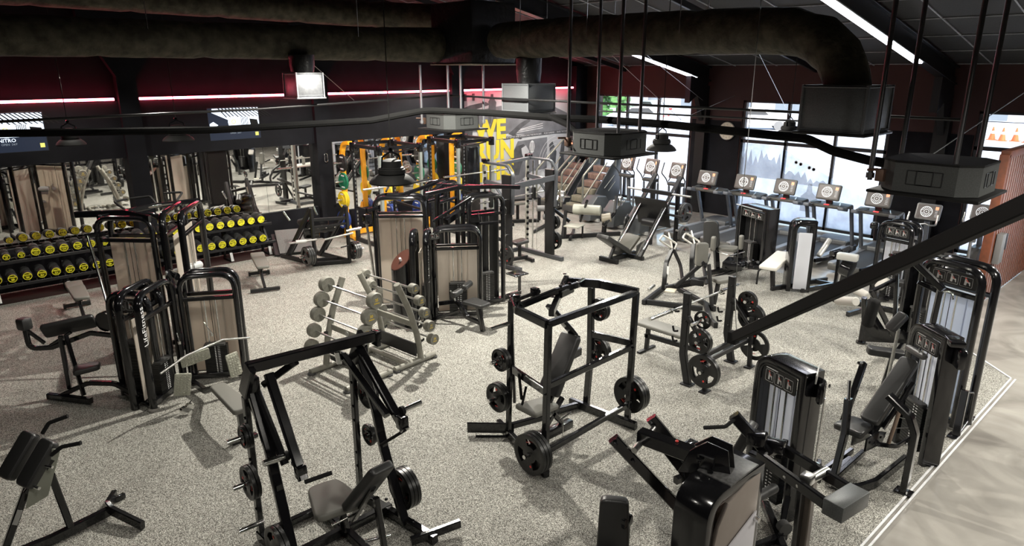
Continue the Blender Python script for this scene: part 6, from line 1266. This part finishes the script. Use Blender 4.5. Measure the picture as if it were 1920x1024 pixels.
# ================================================================ LEG PRESS
BK='plates on and around the leg press'
k=K('leg_press','black sled leg press with a large square foot board and reclined seat','plate-loaded machine',(12.4,9.2,0))
for y in (8.92,9.62):
    k.part('sled_rail',SATIN,[('b',(12.1,y,.08),(13.5,y,1.72),.07,.1,(0,1,0)),('b',(12.25,y,.34),(13.1,y,1.3),.03,.03,(0,1,0))]); k.part('chrome_guide',CHROME,[('c',(12.15,y-.06,.25),(13.2,y-.06,1.45),.02)])
k.part('foot_board',SATIN,[('b',(13.08,9.27,.62),(12.86,9.27,1.26),.9,.04,(1,0,.4))])
k.part('top_crossbar',SATIN,[('b',(12.95,8.75,1.42),(12.95,9.55,1.42),.08,.09)]); 
for a_,b_ in ((8.75,8.25),(9.55,9.98)): k.part('loading_peg',STEEL,[('c',(12.95,a_,1.42),(12.95,b_,1.42),.025)])
k.part('sled_carriage',SATIN,[('b',(13.0,8.92,1.1),(13.0,9.62,1.1),.07,.1),('c',(12.9,9.1,.7),(12.9,9.45,.7),.1),('b',(12.95,8.9,.95),(12.9,8.4,.95),.05,.05)])
k.part('backrest',VINYL,[('pad',(11.62,9.28,.40),(-.86,0,.5),(0,1,0),.95,.42,.10,.8)]); k.part('seat',mat('olive_black_vinyl',(.05,.048,.038),.4,bump=(90,.05)),[('pad',(12.12,9.28,.34),(.8,0,.6),(0,1,0),.5,.42,.08)])
k.part('seat_side_plate',STEEL,[('s',[(0,0),(.3,.1),(.3,.35),(0,.25)],(12.1,9.02,.08),(1,0,0),(0,0,1),.012)])
k.part('base_frame',SATIN,[('b',(11.5,9.28,.06),(12.4,9.28,.06),.08,.1),('b',(11.5,9.05,.05),(11.5,9.55,.05),.08,.1),('b',(11.5,9.28,.08),(11.7,9.28,.42),.06,.07),('b',(12.15,8.85,.05),(12.15,9.7,.05),.07,.09),('b',(13.45,8.92,.02),(13.45,8.92,1.6),.08,.08),('b',(13.45,9.62,.02),(13.45,9.62,1.6),.08,.08)])
k.part('yellow_tag',YEL,[('x',(12.9,9.0,1.22),(.04,.03,.04),.005)])
k.part('side_peg',STEEL,[('c',(13.4,8.88,.95),(13.4,8.5,.95),.024),('c',(13.4,8.88,.5),(13.4,8.5,.5),.024)])
stack((13.4,8.72,.95),(0,-1,0),[(.45,.05),(.45,.05)],'upper pair on the right side of the leg press',BK,(mat('grey_cast_iron',(.09,.09,.09),.3,.5,bump=(70,.1)),REDP))
stack((13.4,8.72,.45),(0,-1,0),[(.36,.05),(.36,.05)],'lower pair on the right side of the leg press',BK,(mat('grey_cast_iron'),REDP))
# ================================================================ GLUTE MACHINE
BK='plates on the padded roller machine'
k=K('hip_thrust_machine','plate-loaded hip machine with a fat pale roller pad beyond the upright-frame machine','plate-loaded machine',(13.1,11.3,0))
k.part('belly_roller',mat('pale_green_grey_vinyl',(.33,.33,.28),.4,bump=(90,.04)),[('roll',(12.85,11.62,.68),(13.2,11.0,.68),.13)]); k.part('curved_pad',mat('bronze_vinyl',(.25,.22,.17),.35,bump=(90,.04)),[('roll',(13.3,11.05,.45),(13.45,10.85,.5),.12)])
k.part('foot_step',mat('pale_step',(.35,.35,.3),.5,bump=(60,.1)),[('x',(12.55,11.3,.34),(.42,.4,.03),.01,.3)]); k.part('step_leg',SATIN,[('b',(12.4,11.45,.02),(12.4,11.45,.33),.04),('b',(12.7,11.15,.02),(12.7,11.15,.33),.04)])
k.part('base_frame',SATIN,[('b',(12.2,11.6,.05),(13.7,10.75,.05),.08,.1),('b',(12.3,11.2,.05),(13.1,11.8,.05),.07,.08),('b',(13.35,11.0,.05),(13.4,11.0,.6),.09,.1),('b',(12.35,11.5,.05),(12.5,11.55,.7),.08,.06)])
k.part('lever_arm',GLOSS,[('b',(13.0,11.5,.35),(12.9,11.2,.95),.05,.06),('p',[(13.2,10.9,.3),(13.5,10.8,.6),(13.75,10.95,1.0)],.05,.08,.1,(0,1,0)),('b',(12.4,11.9,.7),(12.2,11.6,.4),.05,.08),('b',(12.4,11.9,.7),(12.6,11.5,.4),.05,.08)])
k.part('loading_peg',CHROME,[('c',(13.78,11.1,.85),(13.92,10.8,.85),.024),('c',(13.0,12.32,.9),(13.2,12.05,.9),.024),('b',(12.4,11.9,.7),(13.02,12.3,.9),.05,.05)])
stack((13.75,10.62,.32),(.4,-1,0),[(.45,.045)],'standing at the front end of the roller machine',BK)
stack((13.85,11.0,.85),(.3,-1,0),[(.26,.04),(.26,.04),(.26,.04)],'on the upper right peg of the roller machine',BK,(STEEL,REDP)); stack((13.05,12.25,.9),(.6,-.8,0),[(.3,.04),(.3,.04)],'on the far left peg of the roller machine',BK,(STEEL,REDP))
# ================================================================ SMITH MACHINE
BK='plates on the guided-bar machine'
k=K('guided_bar_rack','tall dark guided-bar machine with hooked pale columns, centre back','weight machine',(10.15,10.6,0))
GMS=mat('blue_grey_frame',(.085,.09,.1),.35,.4,bump=(60,.02))
for x in (9.52,10.80):
    k.part('wide_column',SATIN,[('b',(x,10.45,.03),(x,10.48,2.0),.07,.26,(0,1,0)),('o',(x+.04,10.35,.4),(1,0,0))]+[('o',(x+.0,10.31,.25+.22*i),(0,-1,0),.012) for i in range(8)])
    k.part('arched_frame',GMS,[('p',[(x,10.30,1.2),(x,10.28,2.02),(x,10.45,2.2),(x,11.2,2.2)],.05,.07,.2,(1,0,0))])
    k.part('hook_column',mat('pale_hook_column',(.42,.42,.38),.4,.3,bump=(40,.03)),[('b',(x,11.2,.05),(x,11.2,2.15),.05,.07,(0,1,0))])
    k.part('safety_hook',RUB,[('x',(x-.02,11.15,.3+.13*i),(.05,.05,.06),.01,.5) for i in range(14)])
    k.part('guide_rod',CHROME,[('c',(x,11.0,.05),(x,11.0,2.15),.018)]); k.part('cable',STEEL,[('c',(x+.03,10.9,.1),(x+.03,10.9,2.1),.004)])
    k.part('floor_beam',GMS,[('b',(x,10.05,.05),(x,11.5,.05),.09,.09)])
    k.part('corner_brace',GMS,[('b',(x,10.35,1.3),(x,10.9,1.78),.04,.06,(1,0,0)),('b',(x,10.45,1.74),(x,11.2,1.8),.05,.1)])
    k.part('top_pulley',REDK,[('x',(x,11.15,2.24),(.12,.16,.08),.02)])
    for z in (.4,.75,1.2,1.5): k.part('storage_peg',CHROME,[('c',(x,10.42,z),(x+(.22 if x>10 else -.22),10.42,z),.022)])
k.part('top_crossbar',GMS,[('b',(9.52,10.75,2.2),(10.8,11.1,2.2),.06,.07)]); k.part('front_crossbar',GMS,[('b',(9.52,10.32,1.78),(10.8,10.32,1.84),.05,.12)]); k.part('rear_crossbar',GMS,[('b',(9.52,11.4,.05),(10.8,11.4,.05),.06,.08)])
k.part('guided_bar',STEEL,[('c',(9.2,10.98,1.38),(11.15,10.98,1.42),.016)]); k.part('bar_carriage',RUB,[('x',(10.8,10.98,1.42),(.08,.09,.26),.02),('x',(9.52,10.98,1.38),(.08,.09,.26),.02)])
stack((10.86,10.42,.4),(1,0,0),[(.42,.045),(.42,.045)],'lowest on the right column of the guided-bar machine',BK); stack((10.86,10.42,.82),(1,0,0),[(.33,.04),(.33,.04)],'second from floor, right column of the guided-bar machine',BK)
stack((10.86,10.42,1.26),(1,0,0),[(.24,.04)],'third from the floor, right column of the guided-bar machine',BK); stack((10.86,10.42,1.56),(1,0,0),[(.22,.04)],'topmost on the right column of the guided-bar machine',BK)
stack((9.38,10.30,.36),(-1,0,0),[(.42,.045)],'lowest on the left column of the guided-bar machine',BK); stack((9.38,10.42,1.3),(-1,0,0),[(.2,.03)],'high on the left column of the guided-bar machine',BK)
t=thing('adjustable_bench','black bench leaning up inside the guided-bar machine','bench',(9.75,10.75,0),math.radians(170))
b=B(); pad(b,(.25,0,.62),(1,0,.55),(0,1,0),.8,.28,.07,.9); b.build('backrest',VINYL,t); b=B(); pad(b,(-.35,0,.45),(1,0,-.1),(0,1,0),.35,.28,.07); b.build('seat',VINYL,t)
b=B(); b.bar((-.55,0,.08),(.6,0,.08),.07,.08); b.bar((-.35,0,.1),(-.35,0,.42),.06,.06); b.bar((.1,0,.1),(.4,0,.65),.05,.05); b.bar((-.55,-.25,.05),(-.55,.25,.05),.07,.07); b.bar((.6,-.25,.05),(.6,.25,.05),.07,.07); b.build('frame',SATIN,t)
# rear low machine by the mural
k=K('low_bench_machine','low grey bench machine on the concrete by the mural','exercise bench',(12.7,13.6,0))
k.part('seat',VGREY,[('pad',(12.95,13.8,.52),(1,-.4,0),(.4,1,0),.6,.36,.07)]); k.part('frame',SATIN,[('b',(12.3,14.0,.05),(13.3,13.3,.05),.08,.09),('b',(12.95,13.8,.05),(12.95,13.8,.48),.07,.07),('b',(12.4,13.4,.05),(12.9,14.2,.05),.07,.08),('b',(13.3,13.3,.05),(13.3,13.3,.7),.06,.08),('b',(13.3,13.3,.68),(12.6,13.9,.6),.04,.06)]); k.part('roller_pad',MGREY,[('roll',(13.1,12.75,.5),(12.85,12.95,.5),.08)]); k.part('roller_pad',MGREY,[('roll',(13.2,12.6,.28),(12.95,12.8,.28),.08)]); k.part('roller_stand',SATIN,[('b',(13.1,12.8,.02),(13.05,12.85,.55),.06,.07),('b',(12.2,12.4,.05),(13.1,12.8,.05),.06,.07)])
# ================================================================ T-BAR / leaning plate machine
BK='plates on the leaning sled machine'
k=K('hack_squat_machine','leaning black sled machine with a wide grey tread platform, under the middle mirror','plate-loaded machine',(6.9,13.7,0))
for (x,y) in ((6.58,13.42),(7.24,13.12)):
    k.part('front_post',SATIN,[('b',(x,y,.03),(x,y,1.27),.06,.08,(0,1,0))]); k.part('sled_rail',SATIN,[('b',(x,y+.02,1.27),(x-.18,y+1.0,.04),.09,.07,(1,0,0)),('b',(x+.06,y+.1,1.1),(x-.08,y+.9,.15),.03,.03,(1,0,0))])
k.part('base_frame',SATIN,[('b',(6.58,13.42,.05),(6.35,14.6,.05),.07,.09),('b',(7.24,13.12,.05),(7.05,14.3,.05),.07,.09),('b',(6.55,13.45,.05),(7.24,13.12,.05),.07,.08),('b',(6.5,13.8,.05),(7.15,13.5,.05),.07,.08),('b',(6.58,13.42,1.02),(7.24,13.12,1.02),.05,.07),('b',(6.58,13.42,.85),(7.24,13.12,.9),.05,.05)])
k.part('tread_platform',mat('grey_tread_platform',(.13,.13,.125),.5,.2,bump=(60,.5)),[('s',[(-.42,0),(.42,0),(.42,.78),(-.42,.78)],(6.75,14.55,.06),(1,-.35,0),(.25,.8,.5),.02,.004)]); k.part('platform_skirt',SATIN,[('b',(6.3,14.7,.03),(6.5,15.3,.38),.04,.12,(1,0,0))])
k.part('grip',CHROME,[('t',[(6.35,14.0,.95),(6.25,14.05,1.15)],.022,0),('t',[(6.95,13.9,1.0),(6.9,13.95,1.2)],.022,0)]); k.part('sled_body',GLOSS,[('b',(6.55,13.8,.72),(7.15,13.55,.75),.12,.14),('x',(6.85,13.75,.8),(.5,.2,.3),.05,-.4),('x',(6.8,13.95,.6),(.35,.2,.2),.04,-.4)])
k.part('sled_bolt',CHROME,[('o',(6.6+.08*i,13.62-.04*i,.8+.05*(i%2)),(-.3,-1,0),.018) for i in range(7)]); k.part('shoulder_pad',VINYL,[('roll',(6.6,14.1,.85),(6.72,13.85,.95),.07)])
k.part('loading_bar',STEEL,[('c',(6.55,13.2,.64),(6.02,13.42,.60),.024),('c',(6.7,13.15,.62),(7.25,12.9,.72),.022),('c',(7.2,13.1,.74),(7.5,12.98,.78),.03)]); k.part('bar_collar',SILVER,[('c',(6.35,13.28,.62),(6.15,13.36,.62),.04)])
k.part('storage_peg',CHROME,[('c',(6.56,13.4,.26),(6.22,13.4,.26),.024),('c',(7.26,13.1,.28),(7.58,13.1,.28),.024)]); k.part('lock_pin',SATIN,[('c',(7.2,13.06,.42),(7.0,13.02,.42),.014)])
SGR=(mat('shiny_grey_plate',(.10,.10,.10),.25,.6,bump=(70,.08)),REDP)
stack((6.50,13.4,.26),(-1,0,0),[(.42,.05),(.42,.05),(.42,.05)],'at the left foot of the leaning sled machine',BK,SGR,word='grey'); stack((7.30,13.1,.28),(1,0,0),[(.4,.05),(.4,.05),(.4,.05)],'at the right foot of the leaning sled machine',BK,SGR,word='grey')
# ================================================================ POWER RACKS WITH YELLOW STORAGE ARCHES
PC=mat('pale_green_grey_upright',(.30,.33,.31),.4,.3,bump=(50,.02))
def power_rack(x0,label,bar_z,wh,n):
    x1=x0+1.12; y0,y1=13.6,14.8; t=thing('power_rack',label,'power rack',((x0+x1)/2,14.2,0)); k=K.__new__(K); k.t=t; k.o=Vector(t.location)
    for x in (x0,x1):
        k.part('rear_upright',SATIN,[('b',(x,y1,.03),(x,y1,2.38),.07,.08,(0,1,0)),('x',(x,y1,.15),(.1,.1,.3),.02)]); k.part('hole_strip',STEEL,[('x',(x,y1-.042,.35+.1*i),(.028,.006,.05)) for i in range(20)])
        k.part('front_upright',PC,[('b',(x,y0,.03),(x,y0,2.38),.07,.08,(0,1,0))]); k.part('foot_gusset',SATIN,[('s',[(-.18,0),(.18,0),(.04,.4),(-.04,.4)],(x-.045,y0,.05),(0,1,0),(0,0,1),.01),('o',(x-.06,y0,.3),(-1,0,0),.018)])
        k.part('side_beam',SATIN,[('b',(x,y0-.3,.05),(x,y1+.1,.05),.08,.09),('b',(x,y0,2.36),(x,y1,2.36),.07,.08)]); k.part('top_bracket',GLOSS,[('x',(x,y1-.05,2.32),(.12,.2,.22),.02),('x',(x,y0+.02,2.32),(.1,.14,.22),.02)])
        k.part('safety_arm',SATIN,[('b',(x,y0,.82),(x,y1,.86),.05,.05),('x',(x,y0-.05,.86),(.06,.12,.12),.02)])
        k.part('storage_arch',ORANGE,[('p',[(x,15.32,.02),(x,15.32,2.1),(x,15.22,2.38),(x,14.9,2.4)],.09,.12,.22,(1,0,0))]); k.part('arch_foot',ORANGE,[('p',[(x,15.38,.05),(x,15.1,.12),(x,14.85,.05)],.1,.14,.05,(1,0,0)),('s',[(0,0),(.4,0),(.08,.6),(0,.6)],(x-.03,15.3,.05),(0,-1,0),(0,0,1),.05)])
        for z in (1.9,1.45,1.0,.5): k.part('plate_peg',STEEL,[('c',(x+(-.04 if x==x0 else .04),15.2,z),(x+(-.3 if x==x0 else .3),15.2,z),.024)])
    k.part('rear_crossbeam',ORANGE,[('b',(x0,15.34,.1),(x1,15.34,.1),.08,.12)]); k.part('top_crossbeam',GLOSS,[('b',(x0,y1,2.38),(x1,y1,2.38),.06,.08)]); k.part('pull_up_bar',GLOSS,[('b',(x0,y0,2.36),(x1,y0,2.36),.06,.08),('t',[(x0+.1,y0+.1,2.3),(x0+.4,y0+.3,2.22),(x1-.4,y0+.3,2.22),(x1-.1,y0+.1,2.3)],.018)])
    t2=thing('barbell','steel barbell racked on the %s power rack'%wh,'barbell',((x0+x1)/2,y0-.06,bar_z)); b=B(); b.cyl((-.7,0,0),(.7,0,0),.015,12); b.build('shaft',STEEL,t2)
    for s in (-1,1): b=B(); b.cyl((s*.66,0,0),(s*1.08,0,0),.025,14); b.cyl((s*.66,0,0),(s*.69,0,0),.04,14); b.build('sleeve',CHROME,t2)
    for sx,sd in ((-1,'left'),(1,'right')):
        X=x0-.05 if sx<0 else x1+.05
        for z,m_,c_,D,nn in ((1.9,IRON,'black',.43,1),(1.45,GREEN,'green',.43,1),(1.0,YRUB,'yellow',.42,2),(.5,BLUE,'blue',.43,3)):
            stack((X,15.2,z),(sx,0,0),[(D,.055)]*nn,'on the %s side of the %s power rack'%(sd,wh),'bumper plates on the %s power rack'%wh,None,mat('black_bumper',(.02,.02,.02),.45,bump=(50,.05)) if m_ is IRON else m_,c_)
power_rack(8.45,'power rack with orange-yellow plate arch, next to the mirror column',1.5,'left',1)
power_rack(10.72,'power rack with orange-yellow plate arch, in front of the WE RUN mural',1.55,'right',2)
t=thing('dark_cabinet','tall black cabinet between the power racks and the mural column','cabinet',(12.42,15.3,0)); b=B(); b.box((0,0,1.05),(.5,.45,2.1),.02); b.build('body',SATIN,t); b=B(); b.box((0,-.235,1.05),(.42,.02,1.9),.01); b.build('door',GLOSS,t)
